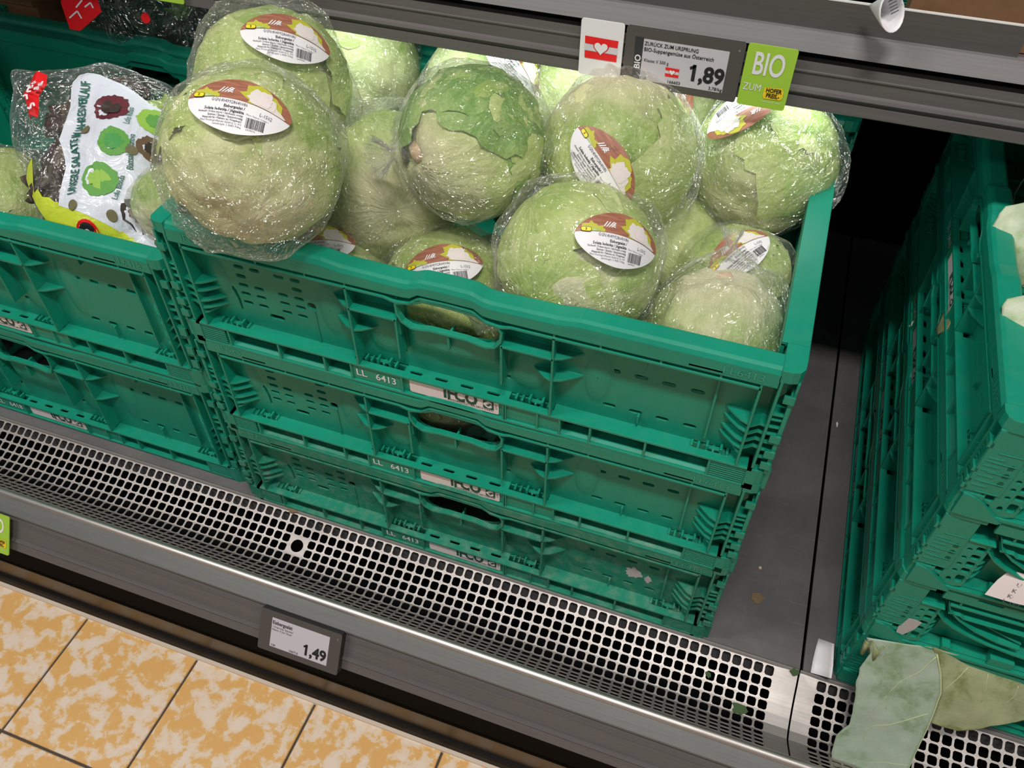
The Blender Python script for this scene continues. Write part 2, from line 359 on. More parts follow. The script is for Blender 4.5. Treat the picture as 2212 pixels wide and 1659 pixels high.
# ------------------------------------------------------------------ folding crates (600 x 400 mm)
HL, HW = 0.300, 0.200
def slot(a, b, w=0.011, h=0.0042):
    return rrect(a - w / 2, a + w / 2, b - h / 2, b + h / 2, h * 0.48, 2)
HANDLE = [(-0.0485, 0.1195), (-0.0475, 0.1095), (-0.0435, 0.1015), (-0.036, 0.0970), (-0.028, 0.0972), (-0.018, 0.0992), (0.0, 0.0992), (0.018, 0.0992), (0.028, 0.0972), (0.036, 0.0960), (0.0435, 0.0980),
          (0.0490, 0.106), (0.0500, 0.116), (0.0470, 0.1215), (0.036, 0.1235), (0.027, 0.1285), (0.0, 0.1295), (-0.022, 0.1295), (-0.032, 0.1245)]
def crate_meshes(Ht, code, m, full_slots):
    dH = Ht - 0.1505
    def zm(b):
        if b < 0.03: return b
        if b > 0.12: return b + dH
        return 0.03 + (b - 0.03) * (0.09 + dH) / 0.09
    out = {}
    # ---- long wall, outer face at y=-HW looking -y
    def P(d): return lambda a, b: (a, -HW + d, zm(b))
    def Pz(d): return lambda a, b: (a, -HW + d, b + dH)
    k = MB()
    holes = []
    xs = (-0.2245, -0.207, -0.1805, -0.163)
    for i, a in enumerate(xs):
        for j, b in enumerate((0.103, 0.0915, 0.080, 0.069, 0.0575)):
            if i in (0, 3) or j >= 2 or (not full_slots and j == 0): holes.append(slot(a, b))
    holes.append(slot(-0.194, 0.0465, 0.017, 0.006)); holes.append(rrect(-0.1545, -0.1455, 0.070, 0.0785, 0.003, 2))
    holes.append([(-0.252, 0.0735), (-0.246, 0.0768), (-0.239, 0.0765), (-0.2355, 0.071), (-0.2335, 0.060), (-0.233, 0.0445), (-0.2355, 0.0455), (-0.2365, 0.060), (-0.239, 0.069), (-0.244, 0.0735)])
    for a in (0.150, 0.1745, 0.199, 0.224): holes += [slot(a, 0.0895, 0.012), slot(a, 0.0445, 0.012)]
    for a in (-0.0575, 0.0535): holes.append(slot(a, 0.0475, 0.013))
    for s in (-1, 1): holes.append([(s * 0.0235, 0.0485), (s * 0.028, 0.0505), (s * 0.033, 0.0495), (s * 0.036, 0.047), (s * 0.0345, 0.0535), (s * 0.030, 0.0565), (s * 0.025, 0.0545)])
    holes.append([(-0.0475, 0.123), (-0.0475, 0.082), (0.0485, 0.082), (0.0485, 0.123), (0.034, 0.130), (-0.034, 0.130)])
    k.prism([(-0.283, 0.0275), (0.283, 0.0275), (0.283, 0.136), (-0.283, 0.136)], P(0.0165), P(0.0195), m, holes)
    # raised pads beside the handle (the hand-shaped bulges)
    for ca, cb, ra, rb in ((-0.072, 0.062, 0.020, 0.026), (0.072, 0.062, 0.020, 0.026), (-0.252, 0.085, 0.014, 0.026), (0.137, 0.078, 0.014, 0.036), (-0.128, 0.078, 0.014, 0.036)):
        n = 20; rings = []
        for rr, dd in ((1.0, 0.01655), (0.92, 0.0162), (0.75, 0.0152), (0.5, 0.0143), (0.25, 0.0139), (0.02, 0.0138)):
            rings.append([P(dd)(ca + ra * rr * math.copysign(abs(math.cos(t)) ** 0.8, math.cos(t)), cb + rb * rr * math.sin(t)) for t in (2 * PI * i / n for i in range(n))])
        k.loft(rings, m, True, False)
    # hand-shaped bulge that carries the grip hole
    grid = []
    for i in range(13):
        t = i / 12; b = 0.044 + (0.0985 - 0.044) * t; row = []
        for j in range(25):
            a = -0.0495 + 0.099 * j / 24; u = abs(a) / 0.0495
            w_ = max(0.0, 1 - u ** 6); lobes = 0.75 + 0.25 * abs(math.cos(a / 0.0495 * PI * 0.95)) 
            e = min(1.0, t / 0.55); s_ = e * e * (3 - 2 * e); row.append(P(0.0166 - 0.0104 * s_ * w_ * (lobes + (1 - lobes) * min(1, max(0, (t - 0.55) / 0.4))))(a, b))
        grid.append(row)
    k.loft(grid, m, False, False)
    for i in range(2):
        a0 = (-0.0495, 0.0495)[i]; k.prism([(a0 - 0.001, 0.08), (a0 + 0.001, 0.08), (a0 + 0.001, 0.126), (a0 - 0.001, 0.126)], P(0.004), P(0.017), m)
    # handle collar
    hv = [Vector((a, b)) for a, b in HANDLE]; cen = Vector((0, 0.115)); n = len(hv); offs = []
    for i in range(n):
        t = (hv[(i + 1) % n] - hv[i - 1]).normalized(); nn = Vector((t.y, -t.x))
        if nn.dot(hv[i] - cen) < 0: nn = -nn
        offs.append(hv[i] + nn * 0.0026)
    rings = [[P(d)(p.x, p.y) for p in l] for l, d in ((hv, 0.0062), (hv, 0.0004), (offs, 0.0), (offs, 0.0080))]
    k.loft(rings, m, True, False)
    # rim (wave in the middle)
    wt = [(-0.12, 0.0), (-0.10, -0.003), (-0.042, -0.004), (-0.035, -0.0035), (-0.024, 0.0012), (0.0, 0.002), (0.024, 0.0012), (0.035, -0.0035), (0.042, -0.004), (0.10, -0.003), (0.12, 0.0)]
    wl = [(-0.042, -0.0005), (-0.034, 0.0005), (-0.026, 0.0062), (0.0, 0.0065), (0.026, 0.0062), (0.034, 0.0005), (0.042, -0.0005)]
    st = [-0.283, -0.2, -0.12, -0.10] + [x / 1000 for x in range(-46, 47, 4)] + [0.10, 0.12, 0.2, 0.283]
    rings = []
    for a in st:
        t, l = interp(wt, a), interp(wl, a)
        rings.append([Pz(d)(a, b) for d, b in ((0.0, 0.1312 + l), (0.0, 0.145 + t), (0.0022, 0.1492 + t), (0.0055, 0.1505 + t), (0.0195, 0.1505 + t), (0.022, 0.1485 + t), (0.0225, 0.134 + l), (0.019, 0.1315 + l))])
    k.loft(rings, m)
    # slim rail under the rim, following the handle
    wr = [(-0.06, 0), (-0.05, -0.003), (-0.036, -0.001), (-0.026, 0.0075), (0, 0.0085), (0.026, 0.0075), (0.036, -0.001), (0.05, -0.003), (0.06, 0)]
    rings = []
    for a in [-0.271, -0.15, -0.06] + [x / 1000 for x in range(-56, 57, 4)] + [0.06, 0.15, 0.271]:
        z = 0.1255 + interp(wr, a); rings.append([Pz(d)(a, b) for d, b in ((0.0, z - 0.0012), (0.0, z + 0.0012), (0.0165, z + 0.0016), (0.0165, z - 0.0016))])
    k.loft(rings, m)
    for a in (-0.241, -0.19, -0.139, -0.0985, 0.0985, 0.139, 0.19, 0.239): k.box(a - 0.0011, a + 0.0011, -HW + 0.001, -HW + 0.0165, 0.125 + dH, 0.1325 + dH, m)
    for a0, a1 in ((-0.2395, -0.212), (0.212, 0.2395)):
        k.box(a0, a1, -HW - 0.0, -HW + 0.014, 0.1335 + dH, 0.1352 + dH, m)
    # vertical ribs
    for a, b0, b1, d0 in ((-0.0985, 0.028, 0.1255, 0), (0.0985, 0.028, 0.1255, 0), (0.239, 0.04, 0.1255, 0.010), (-0.051, 0.052, 0.1015, 0.0), (0.051, 0.052, 0.1015, 0.0), (0.0, 0.080, 0.0965, 0.001), (0.178, 0.113, 0.1255, 0.006), (0.178, 0.034, 0.044, 0.012), (-0.271, 0.028, 0.131, 0.0), (0.271, 0.028, 0.131, 0.0), (-0.148, 0.028, 0.07, 0.0155)):
        k.prism([(a - 0.0011, b0), (a + 0.0011, b0), (a + 0.0011, b1), (a - 0.0011, b1)], P(d0), P(0.0170), m)
    for s in (-1, 1):
        k.prism([(s * 0.0985, 0.0990), (s * 0.0985, 0.1012), (s * 0.051, 0.1012), (s * 0.051, 0.0990)], P(0.0), P(0.017), m)
    # leaf-shaped fins
    def fin(a0, a1, b, t=0.0011):
        q = [(a0, 0.0005), (a0 + (a1 - a0) * 0.35, 0.004), (a0 + (a1 - a0) * 0.7, 0.0105), (a1, 0.0168), (a0, 0.0168)]
        k.prism(q, lambda a, d: (a, -HW + d, zm(b) - t), lambda a, d: (a, -HW + d, zm(b) + t), m)
    for s in (-1, 1):
        fin(s * 0.0985, s * 0.123, 0.1002); fin(s * 0.0985, s * 0.1245, 0.0735); fin(s * 0.0985, s * 0.0745, 0.0725)
        for b in (0.0815, 0.0715, 0.0585, 0.0495): fin(s * 0.271, s * 0.2485, b)
        fin(s * 0.271, s * 0.259, 0.043)
        # chevrons and corner post with short fins
        for b in (0.0765, 0.067, 0.0575, 0.048):
            q = [(s * 0.272, b), (s * 0.2795, b + 0.0065), (s * 0.2845, b + 0.0055), (s * 0.2845, b + 0.0035), (s * 0.2795, b + 0.0045), (s * 0.272, b - 0.002)]
            k.prism(q, P(0.004), P(0.017), m)
        k.prism([(s * 0.2838, 0.030), (s * 0.2862, 0.030), (s * 0.2862, 0.1385), (s * 0.2838, 0.1385)], P(0.0), P(0.02), m)
        k.prism([(s * 0.2990, 0.030), (s * 0.2968, 0.030), (s * 0.2968, 0.1385), (s * 0.2990, 0.1385)], P(0.002), P(0.030), m)
        k.prism([(s * 0.2831, 0.0275), (s * 0.2985, 0.0275), (s * 0.2985, 0.14), (s * 0.2831, 0.14)], P(0.0168), P(0.0192), m)
        for b in (0.0985, 0.0925, 0.0835, 0.0745, 0.0635, 0.0535, 0.0435):
            q = [(s * 0.285, 0.002), (s * 0.2965, 0.003), (s * 0.2992, 0.006), (s * 0.2992, 0.017), (s * 0.285, 0.017)]
            k.prism(q, lambda a, d, b=b: (a, -HW + d, zm(b) - 0.0009), lambda a, d, b=b: (a, -HW + d, zm(b) + 0.0009), m)
        k.prism([(s * 0.2865, 0.1385), (s * 0.2865, 0.112), (s * 0.2915, 0.120), (s * 0.2915, 0.1385)], P(0.009), P(0.017), m)
        # corner cap of the rim, rounded in plan
        q = [(s * 0.2825, 0.0), (s * 0.291, 0.0), (s * 0.2965, 0.0022), (s * 0.2995, 0.007), (s * 0.3, 0.016), (s * 0.3, 0.034), (s * 0.2825, 0.034), (s * 0.2825, 0.022)]
        k.prism(q, lambda a, d: (a, -HW + d, 0.1385 + dH), lambda a, d: (a, -HW + d, 0.1510 + dH), m)
    # embossed writing, laid flat in the lighter lit green
    E = 'crate_emboss_lit'
    ft = lambda a, b: (a, -HW - 0.0004, b + dH)
    put_text(k, 'IFCO', 0.012, ft, E, 0.0, at=(-0.2535, 0.1385))
    put_text(k, code.replace(' ', ''), 0.0115, ft, E, 0.0, at=(0.2555, 0.1378))
    put_text(k, 'PROPERTY OF IFCO SYSTEMS GMBH. NOT FOR SALE', 0.0036, ft, E, at=(-0.135, 0.1415), sx=0.78, res=1)
    put_text(k, 'UNAUTHORIZED USE IS PUNISHABLE BY LAW.', 0.0036, ft, E, at=(-0.140, 0.1368), sx=0.80, res=1)
    put_text(k, 'DO NOT THROW AWAY, WILL BE PICKED UP.', 0.0042, ft, E, at=(0.132, 0.1385), sx=0.62, res=1)
    out['long_wall'] = k.mesh('long_wall')
    # ---- short wall, outer face at y=-HL looking -y (a runs along x from -HW to HW)
    k = MB()
    def Q(d): return lambda a, b: (a, -HL + d, zm(b))
    def Qz(d): return lambda a, b: (a, -HL + d, b + dH)
    hole = [(-0.052, 0.112), (-0.045, 0.097), (-0.03, 0.092), (0.03, 0.092), (0.045, 0.097), (0.052, 0.112), (0.040, 0.119), (-0.040, 0.119)]
    k.prism([(-0.149, 0.010), (0.149, 0.010), (0.149, 0.136), (-0.149, 0.136)], Q(0.0165), Q(0.0195), m, [hole] + [rrect(s * 0.075 - 0.004, s * 0.075 + 0.004, 0.026, 0.034, 0.002, 1) for s in (-1, 1)])
    band = [(-0.158, 0.1315), (0.158, 0.1315), (0.158, 0.1465), (-0.158, 0.1465)]
    k.prism(band, Qz(0.0), Qz(0.003), m, [rrect(s * 0.12 - 0.011, s * 0.12 + 0.011, 0.1405, 0.1435, 0.001, 1) for s in (-1, 1)] + [rrect(-0.012, 0.012, 0.1405, 0.1435, 0.001, 1)])
    k.prism([(-0.166, 0.0), (0.166, 0.0), (0.166, 0.022), (-0.166, 0.022)], lambda a, d: (a, -HL + d, 0.1465 + dH), lambda a, d: (a, -HL + d, 0.1505 + dH), m)
    k.prism([(-0.166, 0.0), (0.166, 0.0), (0.166, 0.003), (-0.166, 0.003)], lambda a, d: (a, -HL + 0.019 + d, 0.133 + dH), lambda a, d: (a, -HL + 0.019 + d, 0.148 + dH), m)
    k.box(-0.148, 0.148, -HL, -HL + 0.0165, 0.1218 + dH, 0.1242 + dH, m)
    for a in (-0.14, -0.085, -0.03, 0.03, 0.085, 0.14): k.box(a - 0.001, a + 0.001, -HL + 0.001, -HL + 0.0165, 0.123 + dH, 0.132 + dH, m)
    zz = lambda b: zm(0.008 + (b - 0.008) * (0.128 - 0.008) / 0.094)     # measured on the low crate
    for s in (-1, 1):
        X = lambda q: s * (q - HW)
        hl = []
        for b in (0.033, 0.049, 0.0645, 0.0795, 0.094): hl.append(rrect(*sorted((X(0.0105), X(0.0175))), b - 0.0045, b + 0.0045, 0.0012, 1))
        for b in (0.013, 0.0225, 0.033, 0.047, 0.060, 0.073, 0.084): hl.append(rrect(*sorted((X(0.0205), X(0.0275))), b - 0.0032, b + 0.0032, 0.0012, 1))
        for b in (0.015, 0.0275, 0.041, 0.0545, 0.071): hl.append([(X(0.035) + 0.0022 * math.cos(t), b + 0.0026 * math.sin(t)) for t in (2 * PI * i / 8 for i in range(8))])
        for b in (0.018, 0.031, 0.0445, 0.059, 0.0745): hl.append(rrect(*sorted((X(0.0395), X(0.0465))), b - 0.0042, b + 0.0042, 0.0012, 1))
        st_ = [(X(0.0012), 0.022), (X(0.0015), 0.093), (X(0.008), 0.1012), (X(0.030), 0.1012), (X(0.030), 0.089), (X(0.049), 0.087), (X(0.049), 0.0105), (X(0.030), 0.0015), (X(0.018), 0.0185)]
        k.prism(st_, lambda a, b: (a, -HL + 0.0015, zz(b)), lambda a, b: (a, -HL + 0.005, zz(b)), m, hl)
        for b in (0.033, 0.049, 0.0645, 0.0795, 0.094):
            k.prism([(X(0.010), b - 0.0062), (X(0.0275), b - 0.0062), (X(0.0275), b - 0.0052), (X(0.010), b - 0.0052)], lambda a, b: (a, -HL + 0.0005, zz(b)), lambda a, b: (a, -HL + 0.009, zz(b)), m)
        for b in (0.047, 0.060, 0.073): k.prism([(X(0.0218), b - 0.0055), (X(0.0262), b - 0.0055), (X(0.0262), b + 0.001), (X(0.024), b + 0.003), (X(0.0218), b + 0.001)], lambda a, b: (a, -HL + 0.001, zz(b)), lambda a, b: (a, -HL + 0.006, zz(b)), m)
        for b in (0.047, 0.033, 0.020):
            q = [(X(0.0475), 0.0005), (X(0.053), 0.004), (X(0.058), 0.010), (X(0.0615), 0.0165), (X(0.0475), 0.0165)]
            k.prism(q, lambda a, d, b=b: (a, -HL + d, zz(b) + 0.3 * abs(a - X(0.0475)) - 0.001), lambda a, d, b=b: (a, -HL + d, zz(b) + 0.3 * abs(a - X(0.0475)) + 0.001), m)
        for b in (0.094, 0.056, 0.040, 0.028):          # fins on the outer edge of the corner post
            k.prism([(X(-0.0005), b - 0.001), (X(0.004), b - 0.001), (X(0.004), b + 0.004), (X(-0.0005), b + 0.006)], lambda a, b: (a, -HL + 0.001, zz(b)), lambda a, b: (a, -HL + 0.010, zz(b)), m)
        # swept handle ribs
        for arc in (((0.045, 0.087), (0.047, 0.078), (0.057, 0.063), (0.068, 0.054), (0.082, 0.0465), (0.102, 0.039), (0.130, 0.0335), (0.165, 0.031), (0.2, 0.030)),
                    ((0.050, 0.101), (0.056, 0.087), (0.068, 0.073), (0.086, 0.0595), (0.108, 0.0505), (0.128, 0.0485))):
            rings = []
            for q, b in arc: rings.append([(X(q), -HL + d, zz(b) + e) for d, e in ((0.0, -0.0012), (0.0, 0.0012), (0.0168, 0.0016), (0.0168, -0.0016))])
            k.loft(rings, m)
        k.prism([(X(0.090), 0.0725), (X(0.128), 0.0545), (X(0.128), 0.052), (X(0.091), 0.0705)], lambda a, b: (a, -HL + 0.004, zz(b)), lambda a, b: (a, -HL + 0.0168, zz(b)), m)
        k.prism([(X(0.045), 0.0885), (X(0.051), 0.0885), (X(0.051), 0.0865), (X(0.030), 0.0865), (X(0.030), 0.0885)], lambda a, b: (a, -HL, zz(b)), lambda a, b: (a, -HL + 0.0165, zz(b)), m)
        k.prism([(X(0.055), 0.084), (X(0.066), 0.084), (X(0.0705), 0.080), (X(0.2), 0.080), (X(0.2), 0.0782), (X(0.0697), 0.0782), (X(0.0655), 0.0822), (X(0.055), 0.0822)], lambda a, b: (a, -HL, zz(b)), lambda a, b: (a, -HL + 0.0165, zz(b)), m)
    out['short_wall'] = k.mesh('short_wall')
    # ---- base frame
    k = MB()
    bh = [rrect(-0.25 + i * 0.0455, -0.215 + i * 0.0455, -0.15 + j * 0.08, -0.09 + j * 0.08, 0.008, 1) for i in range(11) for j in range(4)]
    k.prism([(-0.285, -0.185), (0.285, -0.185), (0.285, 0.185), (-0.285, 0.185)], lambda a, d: (a, d, 0.0055), lambda a, d: (a, d, 0.0085), m, bh)
    for s in (-1, 1):
        Y = lambda d: s * (HW - d)
        hl = [rrect(c - 0.0065, c + 0.0065, 0.0070, 0.0105, 0.0012, 1) for c in (-0.040, -0.0135, 0.013, 0.040)]
        top = [(-0.285, 0.0), (0.285, 0.0), (0.285, 0.010)]
        for a0, a1, dd in ((0.262, 0.229, 0.0085), (0.1, 0.056, 0.0075), (-0.0515, -0.106, 0.0075), (-0.229, -0.262, 0.0085)):
            top += [(a0 + 0.0, 0.0185), (a0, dd), (a1, dd), (a1 - 0.0, 0.0185)] if a0 != 0.262 else [(0.285, 0.0185), (a0, 0.0185), (a0, dd), (a1, dd), (a1, 0.0185)]
        top += [(-0.285, 0.0185)]
        k.prism(top, lambda a, d: (a, Y(d), 0.0252), lambda a, d: (a, Y(d), 0.0277), m, hl)
        k.box(-0.285, 0.285, min(Y(0), Y(0.016)), max(Y(0), Y(0.016)), 0.0015, 0.0042, m)
        k.box(-0.285, 0.285, min(Y(0.015), Y(0.0175)), max(Y(0.015), Y(0.0175)), 0.0015, 0.026, m)
        for a in (-0.2485, -0.190, -0.138, -0.108, -0.053, 0.053, 0.0545, 0.0865, 0.1085, 0.138, 0.190, 0.2485):
            k.prism([(0.0004, 0.0042), (0.015, 0.0042), (0.015, 0.0252), (0.0004, 0.0252)], lambda d, b, a=a: (a - 0.0011, Y(d), b), lambda d, b, a=a: (a + 0.0011, Y(d), b), m)
        for a0, a1, d0 in ((-0.108, -0.053, 0.002), (-0.053, 0.053, 0.0036), (0.0535, 0.1085, 0.0026)): k.box(a0, a1, min(Y(d0), Y(d0 + 0.002)), max(Y(d0), Y(d0 + 0.002)), 0.0042, 0.0252, m)
        for c in (-0.267, 0.267):
            k.box(c - 0.0185, c + 0.0185, min(Y(0.004), Y(0.016)), max(Y(0.004), Y(0.016)), 0.0042, 0.0252, m)
            for i in range(7):
                z = 0.0062 + i * 0.0028; k.box(c - 0.0175, c + 0.0145, min(Y(0.0006), Y(0.0045)), max(Y(0.0006), Y(0.0045)), z - 0.0008, z + 0.0008, m)
        for c in (-0.245, -0.079, 0.078, 0.245):      # hinge clips
            for i, (o, h0) in enumerate(((-0.0155, 0.002), (-0.0095, 0.0015), (-0.002, 0.0055), (0.004, 0.001), (0.0105, 0.0055), (0.0165, 0.002))):
                k.box(c + o - 0.0012, c + o + 0.0012, min(Y(0.0085), Y(0.016)), max(Y(0.0085), Y(0.016)), 0.0235, 0.0277 + h0, m)
            k.box(c - 0.002, c + 0.0105, min(Y(0.010), Y(0.014)), max(Y(0.010), Y(0.014)), 0.0275, 0.0297, m)
        # short sides
        X = lambda d: s * (HL - d)
        k.box(min(X(0), X(0.018)), max(X(0), X(0.018)), -0.17, 0.17, 0.0, 0.003, m)
        k.box(min(X(0.004), X(0.017)), max(X(0.004), X(0.017)), -0.165, 0.165, 0.006, 0.0088, m)
        for c in (-0.075, 0.075): k.box(min(X(0.001), X(0.012)), max(X(0.001), X(0.012)), c - 0.011, c + 0.011, 0.003, 0.019, m)
        for c in (-0.125, 0.125, 0.0): k.box(min(X(0.002), X(0.012)), max(X(0.002), X(0.012)), c - 0.004, c + 0.004, 0.003, 0.015, m)
        for t in (-1, 1):      # corner blocks: rounded post foot plus slanted shield
            pl = [(0.281, 0.0), (0.290, 0.0), (0.2955, 0.002), (0.2985, 0.0055), (0.300, 0.011), (0.300, 0.020), (0.281, 0.020)]
            k.prism([(s * a, t * (HW - d)) for a, d in pl], lambda a, d: (a, d, 0.0), lambda a, d: (a, d, 0.0277), m)
            sh = [(0.0, 0.0), (0.0, 0.026), (0.009, 0.0245), (0.0165, 0.0205), (0.037, 0.0015), (0.036, -0.001), (0.012, -0.001)]
            k.prism(sh, lambda d, b: (s * (HL + 0.0012), t * (HW - d - 0.004), b + 0.001), lambda d, b: (s * (HL - 0.004), t * (HW - d - 0.004), b + 0.001), m)
    E = 'crate_emboss_lit'
    ff = lambda a, b: (a, -HW + 0.0023, b)
    put_text(k, 'Schoeller Allibert', 0.0062, ff, E, at=(0.0705, 0.0125), sx=0.62, res=1)
    put_text(k, 'Tara', 0.0058, ff, E, at=(0.0975, 0.0175), res=1); put_text(k, '1540g', 0.0058, ff, E, at=(0.0975, 0.0095), res=1)
    out['base_frame'] = k.mesh('base_frame')
    return out
def label_mesh(serial):
    k = MB(); y0 = -HW + 0.0030
    f = lambda d: (lambda a, b: (a, -HW + 0.0030 - d, b))
    k.prism(rrect(-0.0455, 0.0475, 0.0062, 0.0262, 0.002, 2), f(0.0), f(0.0004), 'sticker_paper')
    put_text(k, 'IFCO', 0.0215, f(0.0006), 'logo_green', 0.045, at=(0.0080, 0.0180), sx=0.74)
    k.prism(rrect(0.0315, 0.0425, 0.0112, 0.0235, 0.001, 1), f(0.0005), f(0.0006), 'logo_green')
    pts = [(0.037 + 0.0042 * math.cos(t) * (1 - 0.25 * math.cos(3 * t)), 0.0172 + 0.0048 * math.sin(t)) for t in (2 * PI * i / 16 for i in range(16))]
    k.add([f(0.0008)(*p) for p in pts], [tuple(range(16))], 'sticker_paper')
    k.prism([(0.0345, 0.0165), (0.0385, 0.0195), (0.0405, 0.0185), (0.037, 0.0150)], f(0.0008), f(0.0010), 'logo_green')
    put_text(k, serial, 0.0042, f(0.0006), 'ink_black', 0.01, at=(0.0185, 0.0098), sx=0.88, res=1)
    put_text(k, 'LLMT', 0.003, f(0.0006), 'ink_grey', ang=PI / 2, at=(0.0450, 0.0165), res=1)
    return k.mesh('barcode_label')
def code_mesh(code):
    k = MB(); f = lambda a, b: (a, -HW + 0.0014, b)
    a, b = code.split(' ')
    put_text(k, a, 0.0125, f, 'white_paint', 0.012, at=(-0.0975, 0.0148)); put_text(k, b, 0.0125, f, 'white_paint', 0.012, at=(-0.0705, 0.0148), sx=0.92)
    return k.mesh('size_code')
CM = {}
def crate(Ht, code, loc, rz, label, group=None, dusty=False, serial='80030402752716413410103697', full=True, sticker=True):
    m = 'crate_green_dusty' if dusty else 'crate_green'
    key = (Ht, dusty, full)
    if key not in CM: CM[key] = crate_meshes(Ht, code, m, full)
    if ('c', code) not in CM: CM[('c', code)] = code_mesh(code)
    if ('s', serial) not in CM: CM[('s', serial)] = label_mesh(serial)
    t = thing('folding_crate', label, 'crate', loc, rz, group)
    ms = CM[key]
    link('base_frame', ms['base_frame'], t)
    link('long_wall', ms['long_wall'], t); link('long_wall', ms['long_wall'], t).rotation_euler = (0, 0, PI)
    link('short_wall', ms['short_wall'], t).rotation_euler = (0, 0, PI / 2); link('short_wall', ms['short_wall'], t).rotation_euler = (0, 0, -PI / 2)
    for rot in (0, PI):
        o = link('size_code', CM[('c', code)], t); o.rotation_euler = (0, 0, rot)
        if sticker:
            o = link('barcode_label', CM[('s', serial)], t); o.rotation_euler = (0, 0, rot); o['label'] = 'white sticker with green lettering and a long number'
    return t
# ------------------------------------------------------------------ floor
FZ = -0.35
k = MB(); k.box(-2.4, 2.6, -2.6, 0.95, FZ - 0.06, FZ - 0.0035, 'grout_dark')
floor = k.build('floor'); floor['kind'] = 'structure'
k = MB(); TP = 0.2085; h = TP / 2 - 0.0019
ring = [[(x * h * q, y * h * q, z) for x, y in ((-1, -1), (1, -1), (1, 1), (-1, 1))] for q, z in ((1, -0.006), (1, -0.0012), (0.988, 0.0))]
k.loft(ring, 'tile_ochre'); tm = k.mesh('floor_tile')
for i in range(-8, 9):
    for j in range(-8, 2):
        o = link('floor_tile', tm, floor, (-0.0135 + i * TP, -0.194 + j * TP, FZ))
# ------------------------------------------------------------------ refrigerated display case
X0, X1 = -2.2, 2.4
case = thing('display_case', 'long dark grey refrigerated produce case with black deck standing on the tiled floor', 'display case', (0, 0, FZ))
def cp(mb, name, smooth=False):
    o = mb.build(name, None, smooth); o.parent = case; o.location = (0, 0, -FZ); return o
for a, b in ((-0.541, 0.7090), (0.7125, 1.962), (-1.79, -0.5445)):
    k = MB(); k.box(a, b, 0.0025, 0.86, -0.006, 0.0, 'deck_black'); k.box(a, b, -0.0005, 0.0025, -0.03, -0.001, 'deck_black'); cp(k, 'deck_panel')
k = MB(); k.box(X0, X1, -0.098, 0.86, -0.16, -0.14, 'black_void'); k.box(X0, X1, -0.098, -0.09, -0.14, -0.04, 'black_void'); k.box(X0, X1, 0.01, 0.02, -0.14, -0.03, 'black_void')
k.box(X0, X1, -0.06, 0.86, FZ + 0.02, -0.16, 'black_void'); cp(k, 'case_body')
k = MB(); k.box(X0, X1, 0.862, 0.90, FZ, 1.45, 'black_void'); cp(k, 'back_panel')
def strip(name, prof, m, x0=X0, x1=X1, smooth=False):
    k = MB(); k.loft([[(x, y, z) for y, z in prof] for x in (x0, x1)], m); return cp(k, name, smooth)
bar = [(-0.1045 + 0.0052 * math.cos(t), 0.0028 + 0.0052 * math.sin(t)) for t in (2 * PI * i / 14 for i in range(14))]
strip('nosing_bar', bar, 'steel_bar', smooth=True)
strip('front_sheet', [(-0.1085, 0.0035), (-0.126, -0.0055), (-0.1268, -0.0075), (-0.124, -0.009), (-0.1045, -0.003)], 'sheet_grey')
# tilted price rail: local (s down the face, t outward)
ry, rz_, ra = -0.1225, -0.0085, math.radians(33)
sd = Vector((-math.cos(ra) * 0.55 - 0.02, -0.83)).normalized(); sd = Vector((-0.53, -0.848)).normalized(); on_ = Vector((-sd.y * -1, sd.x)) * -1
on_ = Vector((sd.y, -sd.x)); 
if on_.x > 0: on_ = -on_
def rp(s, t): q = Vector((ry, rz_)) + sd * s + on_ * t; return (q.x, q.y)
RL = 0.052
strip('price_rail', [rp(0, 0.0), rp(0.012, 0.0), rp(0.0122, 0.001), rp(0.013, 0.001), rp(0.0132, 0.0), rp(0.0345, 0.0), rp(0.0355, 0.0028), rp(0.038, 0.0034), rp(0.0395, 0.0008), rp(RL, 0.0008), rp(RL, -0.004), rp(0, -0.004)], 'rail_grey')
strip('kick_recess', [(-0.088, -0.05), (-0.090, -0.283), (-0.080, -0.283), (-0.078, -0.05)], 'black_void')
strip('kick_panel', [(-0.0885, -0.2795), (-0.0925, -0.2795), (-0.093, -0.2845), (-0.0955, -0.322), (-0.088, -0.322)], 'kick_reflection_brown')
strip('base_seal', [(-0.097, -0.3215), (-0.1005, -0.3235), (-0.102, -0.330), (-0.1025, -0.348), (-0.08, -0.348), (-0.08, -0.3215)], 'rubber_black')
strip('caulk_line', [(-0.102, -0.3445), (-0.107, -0.3475), (-0.1085, -0.352), (-0.10, -0.352)], 'caulk')
